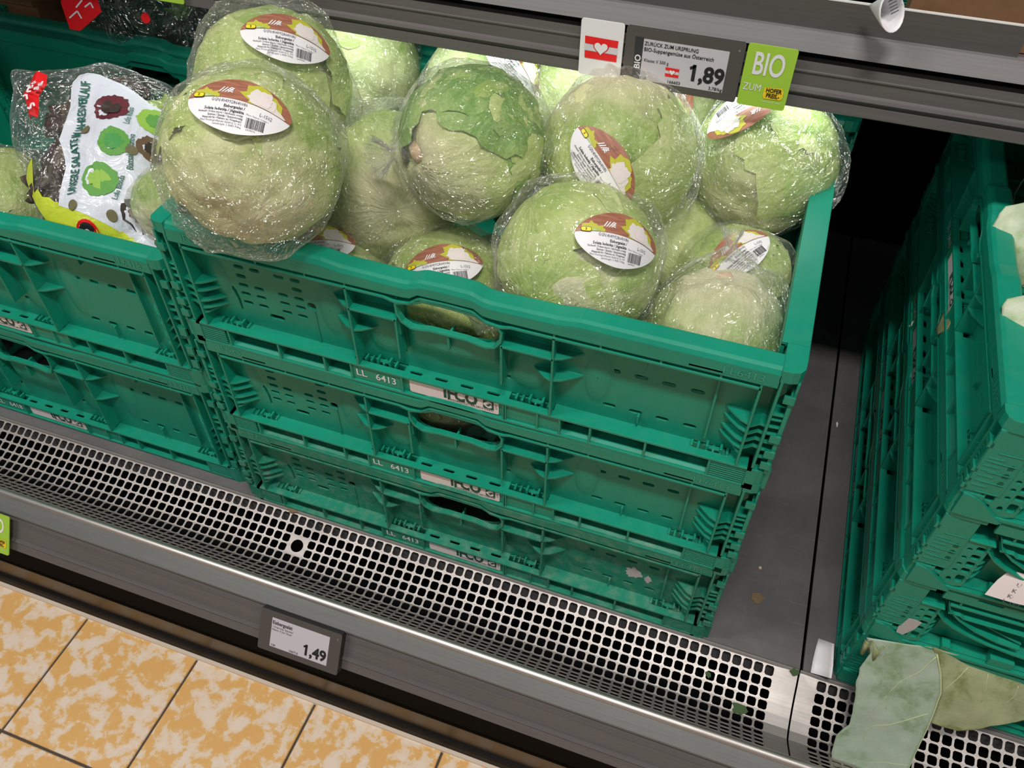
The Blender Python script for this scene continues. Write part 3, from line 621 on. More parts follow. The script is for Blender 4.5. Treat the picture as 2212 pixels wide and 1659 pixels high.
# ------------------------------------------------------------------ perforated air grilles (lift-out)
GP = [(0.0006, 0.0006), (-0.0022, 0.0)]
rows = [(-0.0022, -0.0018), (-0.0144, -0.0075), (-0.0260, -0.0130), (-0.0375, -0.0172), (-0.0490, -0.0205), (-0.0605, -0.0228), (-0.0715, -0.0222),
        (-0.0795, -0.0165), (-0.0862, -0.0105), (-0.0925, -0.0050), (-0.0985, 0.0005)]
def grille(name, x0, x1, off, label, circle=None):
    p = 0.01212; n = int((x1 - x0 - 2 * off) / p); xs = x0 + off; k = MB(); m = 'steel_grille'
    def q(x, r): 
        i = min(int(r), len(rows) - 2); f = r - i
        return (x, rows[i][0] + (rows[i + 1][0] - rows[i][0]) * f, rows[i][1] + (rows[i + 1][1] - rows[i][1]) * f)
    nr = len(rows) - 1; hw = 0.405
    cs = set()
    if circle: 
        ci = int((circle - xs) / p); cs = {(ci + a, 2 + b) for a in (0, 1) for b in (0, 1)}
    for i in range(n):
        for r in range(nr):
            if (i, r) in cs: continue
            cx = xs + (i + 0.5) * p
            outer = [(-.5, -.5), (0, -.5), (.5, -.5), (.5, 0), (.5, .5), (0, .5), (-.5, .5), (-.5, 0)]
            b = 0.14; inn = [(-hw + b, -hw), (hw - b, -hw), (hw, -hw + b), (hw, hw - b), (hw - b, hw), (-hw + b, hw), (-hw, hw - b), (-hw, -hw + b)]
            vs = [q(cx + a * p, r + .5 + c) for a, c in outer] + [q(cx + a * p, r + .5 + c) for a, c in inn]
            # o0..o7 corners/mids, i8..i15
            fs = [(0, 1, 9, 8), (1, 2, 9), (2, 10, 9), (2, 3, 11, 10), (3, 4, 11), (4, 12, 11), (4, 5, 13, 12), (5, 6, 13), (6, 14, 13), (6, 7, 15, 14), (7, 0, 15), (0, 8, 15)]
            k.add(vs, fs, m)
    if circle:
        cx = xs + (ci + 1) * p; rr = 3.0; R = 0.0083; N = 16; vs = []
        for i in range(N):
            t = 2 * PI * i / N + PI / 4; c, s_ = math.cos(t), math.sin(t); e = 1 / max(abs(c), abs(s_))
            vs.append(q(cx + c * e * p, rr + s_ * e))
        for i in range(N):
            t = 2 * PI * i / N + PI / 4; vs.append(q(cx + R * math.cos(t), rr + R / p * math.sin(t)))
        k.add(vs, [(i, (i + 1) % N, N + (i + 1) % N, N + i) for i in range(N)], m)
    def sheet(a, b):
        k.add([q(x, r) for r in range(nr + 1) for x in (a, b)], [(2 * r, 2 * r + 1, 2 * r + 3, 2 * r + 2) for r in range(nr)], m)
    sheet(x0, xs); sheet(xs + n * p, x1)
    k.add([(x, y, z) for x in (x0, x1) for y, z in ((0.0012, -0.006), (0.0012, 0.0008), (-0.0006, 0.0008), (rows[0][0], rows[0][1]))], [(0, 1, 5, 4), (1, 2, 6, 5), (2, 3, 7, 6)], m)
    me = k.mesh(name)
    bm = bmesh.new(); bm.from_mesh(me); bmesh.ops.remove_doubles(bm, verts=bm.verts, dist=0.00005); bm.to_mesh(me); bm.free()
    o = link(name, me); md = o.modifiers.new('thickness', 'SOLIDIFY'); md.thickness = 0.0011; md.offset = -1
    tag(o, label, 'air grille', 'perforated air grilles along the case front'); return o
grille('air_grille', -0.541, 0.7080, 0.0125, 'long perforated steel air grille with one round hole in front of the middle crates', 0.078)
grille('air_grille', 0.7100, 1.96, 0.0185, 'perforated steel air grille running under the drooping grey-green leaf')
grille('air_grille', -1.79, -0.543, 0.0125, 'perforated steel air grille beyond the left end of the long one')
# ------------------------------------------------------------------ upper shelf
SY = 0.25
shelf = thing('upper_shelf', 'dark grey steel shelf with ridged price rail hanging above the lettuce crates', 'shelf', (0, SY, 0.53))
def sp(mb, name, smooth=False):
    o = mb.build(name, None, smooth); o.parent = shelf; o.location = (0, -SY, -0.53); return o
def sstrip(name, prof, m, x0=X0, x1=X1):
    k = MB(); k.loft([[(x, y, z) for y, z in prof] for x in (x0, x1)], m); return sp(k, name)
k = MB(); k.box(X0, X1, 0.275, 0.78, 0.552, 0.580, 'rail_grey'); sp(k, 'shelf_tray')
sstrip('front_lip', [(0.276, 0.5855), (0.2655, 0.5865), (0.249, 0.5785), (0.2475, 0.5755), (0.250, 0.5742), (0.276, 0.576)], 'lip_grey')
sstrip('lip_recess', [(0.2615, 0.577), (0.2615, 0.560), (0.275, 0.560), (0.275, 0.577)], 'rubber_black')
sstrip('price_rail', [(0.2605, 0.5660), (0.252, 0.5656), (0.2515, 0.5585), (0.2505, 0.5580), (0.2505, 0.5568), (0.2517, 0.5562), (0.2522, 0.5440), (0.2490, 0.5425), (0.2480, 0.5398), (0.2495, 0.5378), (0.2525, 0.5366), (0.2522, 0.5352), (0.2505, 0.5345), (0.2500, 0.5248), (0.2515, 0.5235), (0.256, 0.5235), (0.2605, 0.536)], 'rail_grey')
k = MB()
k.box(-0.24, 0.62, 0.276, 0.294, 0.535, 0.552, 'lip_grey'); sp(k, 'light_housing')
gx1 = px(2185, 150, 1, 0.2735).x
k = MB(); k.box(-1.2, gx1, 0.2725, 0.2755, 0.578, 0.6105, 'guard_grey'); g = sp(k, 'front_upstand')
k = MB(); k.box(-1.2, gx1, 0.2723, 0.2757, 0.6105, 0.6114, 'upstand_edge_shine'); e_ = k.build('edge_shine'); e_.parent = g
# ------------------------------------------------------------------ price tags and cards
def frame(o, xd, yd):      # 2D (a right, b up) -> 3D, n outward
    n = xd.cross(yd).normalized()
    return lambda d=0.0: (lambda a, b: tuple(o + xd * a + yd * b + n * d))
def esl(label, o, xd, yd, build):
    F = frame(o, xd, yd); W_, H_ = 0.1065, 0.055
    t = thing('shelf_price_tag', label, 'price tag', tuple(o))
    def pt(mb, name, par=t):
        ob = mb.build(name); ob.parent = par
        ob.location = -o if par is t else (0, 0, 0); return ob
    k = MB(); k.prism(rrect(-W_ / 2, W_ / 2, -H_ / 2, H_ / 2, 0.002, 2), F(-0.010), F(-0.0005), 'tag_side'); pt(k, 'housing')
    k = MB(); k.prism(rrect(-W_ / 2, W_ / 2, -H_ / 2, H_ / 2, 0.002, 2), F(-0.0005), F(0.0), 'tag_bezel')
    k.prism(rrect(0.0475, 0.0495, 0.019, 0.021, 0.0009, 2), F(0.0), F(0.0004), 'lip_grey'); pt(k, 'bezel')
    k = MB(); sc = build(k, F); pt(k, 'screen')
    return t
def price(k, s, size, f, at):
    put_text(k, s, size, f, 'ink_black', 0.035, 'RIGHT', sx=0.92, at=at, res=3)
    vs, _ = text2d(s, size, 0.035, 'RIGHT', 3); x0 = min(v[0] for v in vs) * 0.92 + at[0]; tp = max(v[1] for v in vs) + at[1]
    k.add([f(*p) for p in ((x0 + 0.12 * size, tp), (x0 - 0.13 * size, tp - 0.13 * size), (x0 - 0.10 * size, tp - 0.26 * size), (x0 + 0.12 * size, tp - 0.15 * size))], [(0, 1, 2, 3)], 'ink_black')
def scr_a(k, F):
    k.prism([(-0.0365, -0.0205), (0.0405, -0.0205), (0.0405, 0.0180), (-0.0365, 0.0180)], F(0.0001), F(0.0003), 'tag_screen')
    k.prism([(-0.0435, -0.0205), (-0.0365, -0.0205), (-0.0365, 0.0190), (-0.0445, 0.0190)], F(0.0001), F(0.00032), 'screen_dark')
    f = F(0.0006); I = 'ink_black'
    put_text(k, 'BIO', 0.0078, f, 'paper_white', 0.02, ang=PI / 2, at=(-0.0400, -0.0035), sx=1.05)
    put_text(k, 'ZURÜCK ZUM URSPRUNG', 0.0050, f, I, 0.012, 'LEFT', sx=0.83, at=(-0.0355, 0.0140))
    put_text(k, 'BIO-Suppengemüse aus Österreich', 0.0052, f, I, 0.012, 'LEFT', sx=0.86, at=(-0.0355, 0.0087))
    put_text(k, '/ Klasse: I/ 500 g', 0.0042, f, I, 0.004, 'LEFT', sx=0.9, at=(-0.0365, -0.0012))
    put_text(k, '15K', 0.0040, f, I, 0.006, 'LEFT', at=(-0.0362, -0.0185)); put_text(k, '166603', 0.0042, f, I, 0.012, at=(-0.0045, -0.0180)); put_text(k, '3,78/kg', 0.0043, f, I, 0.012, 'RIGHT', at=(0.0400, -0.0178))
    price(k, '1,89', 0.0205, f, (0.0400, -0.0068))
    flag(k, f, F(0.0009), -0.0072, -0.0088, 0.0128, 0.0086)
def scr_b(k, F):
    k.prism([(-0.0375, -0.0195), (0.0385, -0.0195), (0.0385, 0.0195), (-0.0375, 0.0195)], F(0.0001), F(0.0003), 'tag_screen')
    f = F(0.0006); I = 'ink_black'
    put_text(k, 'Eisbergsalat', 0.0066, f, I, 0.02, 'LEFT', sx=0.85, at=(-0.0365, 0.0135))
    put_text(k, '/ Ursprung: Spanien/', 0.0038, f, 'ink_grey', 0.004, 'LEFT', sx=0.9, at=(-0.0365, 0.0082)); put_text(k, 'Klasse: I/ per Stück', 0.0038, f, 'ink_grey', 0.004, 'LEFT', sx=0.9, at=(-0.0365, 0.0043))
    put_text(k, '15K', 0.0040, f, I, 0.01, 'LEFT', at=(-0.0360, -0.0170)); put_text(k, '166716', 0.0041, f, I, 0.012, at=(-0.0055, -0.0170))
    price(k, '1,49', 0.0195, f, (0.0370, -0.0088))
def heart(cx, cy, s):
    out = []
    for i in range(28):
        t = 2 * PI * i / 28; out.append((cx + s * 16 * math.sin(t) ** 3 / 17, cy + s * (13 * math.cos(t) - 5 * math.cos(2 * t) - 2 * math.cos(3 * t) - math.cos(4 * t)) / 17))
    return out
def flag(k, f, f2, cx, cy, W_, H_):
    def poly(pts, g, m): k.add([g(*p) for p in pts], [tuple(range(len(pts)))], m)
    h = H_ / 2; w_ = W_ / 2
    poly([(cx - w_, cy + h), (cx + w_, cy + h * 0.94), (cx + w_ * 0.985, cy + h * 0.30), (cx - w_ * 0.98, cy + h * 0.33)], f, 'brand_red')
    poly([(cx - w_ * 0.97, cy - h * 0.34), (cx + w_ * 0.99, cy - h * 0.36), (cx + w_ * 0.985, cy - h * 0.98), (cx - w_ * 0.95, cy - h)], f, 'brand_red')
    poly([(cx - w_, cy + h * 0.30), (cx + w_ * 0.99, cy + h * 0.28), (cx + w_, cy - h * 0.33), (cx - w_ * 0.985, cy - h * 0.31)], f, 'flag_silver')
    hp = heart(cx, cy + h * 0.08, h * 0.78); vs = [f2(cx, cy)] + [f2(*p) for p in hp]
    k.add(vs, [(0, i + 1, (i + 1) % 28 + 1) for i in range(28)], 'brand_red')
    g = lambda a, b: tuple(Vector(f2(a, b)) + (Vector(f2(a, b)) - Vector(f(a, b))) * 0.8)
    hp = heart(cx, cy + h * 0.08, h * 0.66); vs = [g(cx, cy)] + [g(*p) for p in hp]
    k.add(vs, [(0, i + 1, (i + 1) % 28 + 1) for i in range(28)], 'paper_white')
VX, VZ = Vector((1, 0, 0)), Vector((0, 0, 1))
esl('upper electronic price tag showing 1,89 for soup vegetables on the shelf rail', Vector((0.4397, 0.2455, 0.5486)), VX, VZ, scr_a)
ud = Vector((0, -sd.x, -sd.y)); lo = Vector((0, ry, rz_)) + Vector((0, sd.x, sd.y)) * 0.0275 + Vector((0, on_.x, on_.y)) * 0.0125
esl('lower electronic price tag showing 1,49 for Eisbergsalat on the case front', Vector((0.1530, lo.y, lo.z)), VX, ud, scr_b)
def card(name, label, o, xd, yd, W_, H_, m, draw, n_off=0.0012):
    F = frame(o, xd, yd); t = thing(name, label, 'sign card', tuple(o))
    k = MB(); k.prism(rrect(-W_ / 2, W_ / 2, -H_ / 2, H_ / 2, 0.0025, 3), F(-n_off), F(0.0), m); ob = k.build('card'); ob.parent = t; ob.location = -o
    k = MB(); draw(k, F); ob = k.build('print'); ob.parent = t; ob.location = -o
    return t
def d_flag(k, F): flag(k, F(0.0004), F(0.0007), 0.0, 0.0005, 0.0315, 0.0205)
def d_bio(k, F):
    f = F(0.0004); wp = 'paper_white'
    put_text(k, 'BIO', 0.0285, f, wp, 0.016, sx=0.60, at=(-0.0005, 0.0105), res=4)
    put_text(k, 'ZUM', 0.0095, f, wp, 0.0, sx=0.80, at=(-0.0105, -0.0105))
    k.add([F(0.0005)(a, b) for a, b in ((0.0005, -0.0085), (0.0155, -0.0075), (0.0175, -0.0105), (0.0175, -0.0160), (0.0160, -0.0185), (0.0015, -0.0190), (0.0000, -0.0160))], [tuple(range(7))], 'badge_yellow')
    put_text(k, 'HOFER', 0.0056, F(0.0008), 'ink_black', 0.03, sx=0.78, at=(0.0088, -0.0108)); put_text(k, 'PREIS,-', 0.0056, F(0.0008), 'ink_black', 0.03, sx=0.74, at=(0.0088, -0.0156))
    put_text(k, 'Da bin ich mir sicher.', 0.0022, f, wp, 0.0, sx=0.9, at=(0.0085, -0.0215), res=1)
rt = Matrix.Rotation(math.radians(-1.5), 3, 'Y')
card('flag_card', 'white card with red and white flag and heart beside the 1,89 price tag', Vector((0.3645, 0.2445, 0.5510)), VX, VZ, 0.0405, 0.0525, 'paper_white', d_flag)
card('bio_card', 'green BIO card hanging at the right of the 1,89 price tag', Vector((0.5160, 0.2440, 0.5495)), VX, VZ, 0.0425, 0.0560, 'bio_green', d_bio)
card('bio_card', 'green BIO card on the upper rail above the dark salad bags', Vector((-0.1145, 0.2440, 0.5560)), VX, VZ, 0.0425, 0.0560, 'bio_green', d_bio)
bo = Vector((0, ry, rz_)) + Vector((0, sd.x, sd.y)) * 0.026 + Vector((0, on_.x, on_.y)) * 0.012
pb = px(3, 1152, 1, bo.y)
card('bio_card', 'green BIO card on the lower rail at the far left of the case front', Vector((pb.x - 0.0105, bo.y, bo.z - 0.002)), VX, ud, 0.0425, 0.0560, 'bio_green', d_bio)
# ------------------------------------------------------------------ goods on the upper shelf
bx = px(1958, 30, 1, 0.30).x
k = MB(); 
for a in ((bx, bx + 0.39, 0.295, 0.300, 0.581, 0.80), (bx, bx + 0.39, 0.595, 0.60, 0.581, 0.80), (bx, bx + 0.005, 0.300, 0.595, 0.581, 0.80), (bx + 0.385, bx + 0.39, 0.300, 0.595, 0.581, 0.80), (bx, bx + 0.39, 0.30, 0.595, 0.581, 0.586)): k.box(*a, 'cardboard')
tag(k.build('cardboard_box'), 'brown cardboard box on the upper shelf behind the grey upstand', 'box')
# curled paper label over the guard
ct = thing('curled_label', 'white paper label curled into a cone over the edge of the shelf upstand', 'paper label', (0.594, 0.262, 0.612))
k = MB(); A = px(1876, 12, 1, 0.262); rings = []
Bc = px(1922, 26, 1, 0.232); ax = (Bc - A); L_ = ax.length; ax.normalize(); e1 = ax.cross(Vector((0, 1, 0))).normalized(); e2 = ax.cross(e1)
for s_ in (0.02, 0.35, 0.7, 1.0, 1.12):
    r = 0.0140 * min(s_, 1.08); rings.append([tuple(A + ax * L_ * (s_ + 0.12 * math.sin(t) * s_) + e1 * r * math.cos(t) + e2 * r * 0.8 * math.sin(t)) for t in (2 * PI * i / 20 for i in range(21))])
k.loft(rings, 'paper_white', closed=False, caps=False); ob = k.build('paper_cone', None, True); ob.parent = ct; ob.location = (-0.594, -0.262, -0.612)
ob.modifiers.new('t', 'SOLIDIFY').thickness = 0.0004
k = MB(); c0 = A + ax * L_ * 1.02
for i in range(5):
    k.add([tuple(c0 - ax * 0.004 + e1 * (0.006 - i * 0.0025 + u) + e2 * (-0.0085 + v)) for u, v in ((0, 0), (0.001, 0), (0.0012, 0.006), (0.0002, 0.007))], [(0, 1, 2, 3)], 'ink_grey')
ob = k.build('print', None); ob.parent = ct; ob.location = (-0.594, -0.262, -0.612)
# ------------------------------------------------------------------ crates
CX = 0.3033; PB = 0.1436; PL = 0.1848; PR = 0.1078
names3 = ['bottom of the three', 'middle of the three', 'topmost of the three']
crate(0.1505, 'LL 6413', (CX, 0.2005, 0.0005), 0, 'dusty green folding crate with a torn white patch, lowest of the central stack', dusty=True, serial='80030402752716413410581422')
crate(0.1505, 'LL 6413', (CX, 0.2005, PB), 0, 'green folding crate in the middle of the central stack of three', serial='80030402752716413410636730', full=True)
crate(0.1505, 'LL 6413', (CX, 0.2005, 2 * PB), 0, 'green folding crate heaped with lettuces on top of the central stack', full=False)
for i in range(3):
    crate(0.1505, 'LL 6413', (CX + 0.018, 0.6105, 0.0005 + i * PB), 0, ('green crate directly behind the central stack, level with its ' + ('bottom', 'middle', 'top')[i] + ' crate'), 'crates in the row behind', sticker=False)
lx = -0.0158 - 0.3
crate(0.1860, 'LL 6418', (lx, 0.2155, 0.0005), 0, 'taller green crate at the bottom of the left stack', serial='80030402752716418410336612')
crate(0.1860, 'LL 6418', (lx, 0.2155, PL), 0, 'taller green crate holding salad bags on top of the left stack', serial='80030402752716418410271809')
for i in range(2):
    crate(0.1860, 'LL 6418', (lx - 0.025, 0.6255, 0.0005 + i * PL), 0, 'green crate behind the left stack, ' + ('lower of two', 'upper of two, holding dark bags with red tags')[i], 'crates in the row behind', sticker=False)
rx = 0.744 + 0.2
RLAB = ['low green crate at the foot of the right stack, big leaf drooping over it', 'low green crate second from the foot of the right stack, with a torn silver sticker', 'low green crate second from the top of the right stack, with a curled paper note', 'low green crate with pale leaves on top of the right stack']
for i in range(4):
    crate(0.1145, 'LL 6410', (rx + (0.0, 0.0, 0.0015, 0.001)[i], 0.3045, 0.0005 + i * PR), PI / 2, RLAB[i], serial='8003040275271641041%07d' % (1036902 + 17317 * i), full=False)
    crate(0.1145, 'LL 6410', (rx + 0.001, 0.92, 0.0005 + i * PR), PI / 2, 'low green crate at the back behind the right stack', 'low crates at the back of the right stack') if False else None
crate(0.1505, 'LL 6413', (px(1750, 2, 1, 0.32).x - 0.18, 0.53, 0.5805), 0, 'green crate standing on the upper shelf beside the cardboard box')
# torn sticker remains
def blob(name, label, cat, o, xd, yd, r, m, seed, sx=1.0, th=0.0003, n=22, rough=0.45):
    rnd = random.Random(seed); F = frame(o, xd, yd); pts = []
    for i in range(n):
        t = 2 * PI * i / n; rr = r * (1 - rough * rnd.random()); pts.append((rr * sx * math.cos(t), rr * math.sin(t)))
    k = MB(); k.prism(pts, F(0), F(th), m); ob = k.build(name); return tag(ob, label, cat)
flat('torn_silver', (0.50, 0.48, 0.48), 0.35)
q = px(1368, 1238, 1, 0.0165); blob('torn_sticker', 'torn silver sticker patch on the front of the lowest central crate', 'sticker', Vector((q.x, 0.0168, q.z)), VX, VZ, 0.0125, 'torn_silver', 3, 0.95)
q = px(1400, 1252, 1, 0.0165); blob('torn_sticker', 'small torn silver scrap right of the larger patch on the lowest central crate', 'sticker', Vector((q.x, 0.0168, q.z)), VX, VZ, 0.0085, 'torn_silver', 5, 0.6)
q = px(1962, 1352, 1, 0.0055); F = frame(Vector((q.x, 0.0056, q.z)), VX, VZ); k = MB()
k.prism([(-0.006, -0.0165), (0.0005, -0.018), (0.0068, -0.002), (0.0085, 0.012), (0.003, 0.014), (-0.004, 0.013), (-0.0055, 0.002), (-0.0075, -0.006)], F(0), F(0.0003), 'torn_silver')
tag(k.build('torn_sticker'), 'torn silver sticker strip on the perforated corner of the right stack', 'sticker')
# ------------------------------------------------------------------ iceberg lettuces in film
def ico(sub):
    bm = bmesh.new(); bmesh.ops.create_icosphere(bm, subdivisions=sub, radius=1.0)
    vs = [v.co.copy() for v in bm.verts]; fs = [tuple(v.index for v in f.verts) for f in bm.faces]; bm.free(); return vs, fs
ICO = ico(5)
def fb(p, sc, off, oc=3):
    return noise.fractal(Vector((p.x * sc + off, p.y * sc + off * 0.7, p.z * sc - off)), 1.0, 2.0, oc)
def head_mesh(seed, mat):
    rnd = random.Random(seed); vs, fs = ICO; out = []; tone = []
    # overlapping leaf edges: every wrap leaf is a tilted cap that stands a little proud
    caps = []
    for i in range(10):
        d = Vector((rnd.gauss(0, 1), rnd.gauss(0, 1), rnd.gauss(0.2, 0.8))).normalized(); caps.append((d, rnd.uniform(0.15, 0.6), rnd.uniform(0.012, 0.034)))
    for v in vs:
        r = 0.875 + 0.07 * fb(v, 1.3, seed * 3.1)
        tn = 0.5
        for ci, (d, c, h) in enumerate(caps):
            e = v.dot(d) - c + 0.10 * fb(v, 4.0, seed + h * 100, 2)
            if e > 0: r += h * min(1.0, e / 0.05); tn += ((ci * 0.37 + seed * 0.21) % 1.0 - 0.5 - (0.25 if e < 0.04 else 0)) * min(1, e / 0.03)  # own tone per leaf, plus edge shade put into the colour as a darker rim
        tone.append(max(0, min(1, tn)))
        r += 0.030 * fb(v, 3.6, seed * 1.7, 3) + 0.022 * (abs(noise.noise(v * 2.6 + Vector((seed * 2.0, 1, 0)))) ** 0.7 - 0.35)
        a = math.atan2(v.y, v.x); sz = math.sqrt(max(0, 1 - v.z * v.z))
        r += 0.008 * math.sin(a * 9 + 2.5 * fb(v, 1.5, seed)) * sz * max(0, -v.z + 0.4)
        if v.z < -0.8: r -= 0.25 * (-0.8 - v.z)
        out.append(tuple(v * min(r, 0.985)))
    k = MB(); k.add(out, fs, mat); me = k.mesh('lettuce_head', True); at = me.attributes.new('leaf_tone', 'FLOAT', 'POINT'); at.data.foreach_set('value', tone); return me
def wrap_leaf(seed, th0):
    rnd = random.Random(seed); k = MB(); NR, NA = 12, 44; o = seed * 5.3; pts = [(0, 0, 0.985)]
    for i in range(1, NR + 1):
        q = i / NR
        for j in range(NA):
            a = 2 * PI * j / NA; ca, sa = math.cos(a), math.sin(a)
            th = th0 * q * (1 + 0.30 * noise.noise(Vector((ca * 1.6 + o, sa * 1.6, 0))) + (0.13 * noise.noise(Vector((ca * 7 + o, sa * 7, 3))) * q))
            d = Vector((math.sin(th) * ca, math.sin(th) * sa, math.cos(th)))
            r = 0.960 + 0.026 * fb(d, 4, o, 2) + 0.012 * math.cos(a * 5 + o) * q + (0.09 * abs(noise.noise(Vector((ca * 5, sa * 5, o)))) - 0.015) * q ** 5
            pts.append(tuple(d * r))
    tone = [0.5 + 0.35 * (((i - 1) // NA) / NR - 0.5) for i in range(len(pts))]
    fs = [(0, 1 + j, 1 + (j + 1) % NA) for j in range(NA)]
    for i in range(NR - 1):
        for j in range(NA):
            a = 1 + i * NA + j; b = 1 + i * NA + (j + 1) % NA; fs.append((a, a + NA, b + NA, b))
    k.add(pts, fs, 'lettuce_leaf'); me = k.mesh('outer_leaf', True); me.attributes.new('leaf_tone', 'FLOAT', 'POINT').data.foreach_set('value', tone); return me
def bag_mesh(seed, mode):
    rnd = random.Random(seed); NA, NR = 120, 84; pl = []
    for i in range(85):
        d = Vector((rnd.gauss(0, 1), rnd.gauss(0, 1), rnd.gauss(0, 1))).normalized(); pl.append((d, rnd.uniform(0.975, 1.075)))
    o = seed * 7.7; k = MB(); rows_ = []
    neck = 0.62
    for i in range(NR + 1):
        th = PI - (PI - neck) * i / NR; row = []
        for j in range(NA):
            a = 2 * PI * j / NA; d = Vector((math.sin(th) * math.cos(a), math.sin(th) * math.sin(a), math.cos(th)))
            if i == 0: d = Vector((0, 0, -1))
            dn = (d + 0.08 * noise.noise_vector(d * 2.3 + Vector((o, 0, 0)))).normalized()
            r = min(1.13, min(h / max(1e-3, n.dot(dn)) for n, h in pl if n.dot(dn) > 0.55)) if True else 1
            r += 0.012 * noise.ridged_multi_fractal(d * 3.0 + Vector((o, o, 0)), 1.0, 2.1, 3, 1.0, 2.0) - 0.012
            r += 0.10 * max(0, noise.noise(d * 1.3 + Vector((0, o, 0))) - 0.05)
            g = max(0.0, 1 - (th - neck) / 0.75)
            r += g * g * (0.05 * abs(math.sin(a * 9 + 1.5 * noise.noise(Vector((math.cos(a), math.sin(a), o)) * 2))) - 0.03)
            row.append(tuple(d * r))
        rows_.append(row)
    k.loft(rows_, 'clear_film', True, False)
    # gathered neck
    R0 = math.sin(neck); Z0 = math.cos(neck)
    prof = [(R0, Z0), (0.42, 0.93), (0.26, 1.03), (0.14, 1.10), (0.075, 1.15), (0.06, 1.19), *(((0.085, 1.24), (0.14, 1.30), (0.19, 1.36), (0.22, 1.42)) if seed == 3 else ((0.07, 1.22), (0.095, 1.26), (0.12, 1.30), (0.13, 1.34)))] if mode == 'tied' else \
           [(R0, Z0), (0.44, 0.94), (0.30, 1.03), (0.17, 1.10), (0.09, 1.15), (0.05, 1.17), (0.08, 1.19), (0.12, 1.21)] if mode == 'peak' else \
           [(R0, Z0), (0.42, 0.92), (0.25, 0.98), (0.12, 1.005), (0.05, 1.01), (0.05, 1.02), (0.12, 1.03), (0.22, 1.02)]
    rr = []
    n = len(prof)
    for i, (R, z) in enumerate(prof):
        row = []; t = i / (n - 1)
        for j in range(NA):
            a = 2 * PI * j / NA; wv = abs(math.sin(a * 9 + 1.5 * noise.noise(Vector((math.cos(a), math.sin(a), o)) * 2)))
            f = 1 + (0.42 * wv - 0.2) * min(1, 0.25 + t * 1.2) + 0.15 * noise.noise(Vector((a, t * 6, o)))
            zz = z + (0.10 * noise.noise(Vector((math.cos(a) * 3, math.sin(a) * 3, o))) + 0.04 * wv) * max(0, t - 0.6) * (1.6 if mode == 'tied' else 0.2)
            row.append((R * f * math.cos(a), R * f * math.sin(a), zz))
        rr.append(row)
    if True:
        last = rows_[-1]; rr[0] = last
    k.loft(rr[:4], 'clear_film', True, False); k.loft(rr[3:], 'film_gather', True, False)
    return k.mesh('film_bag', True)
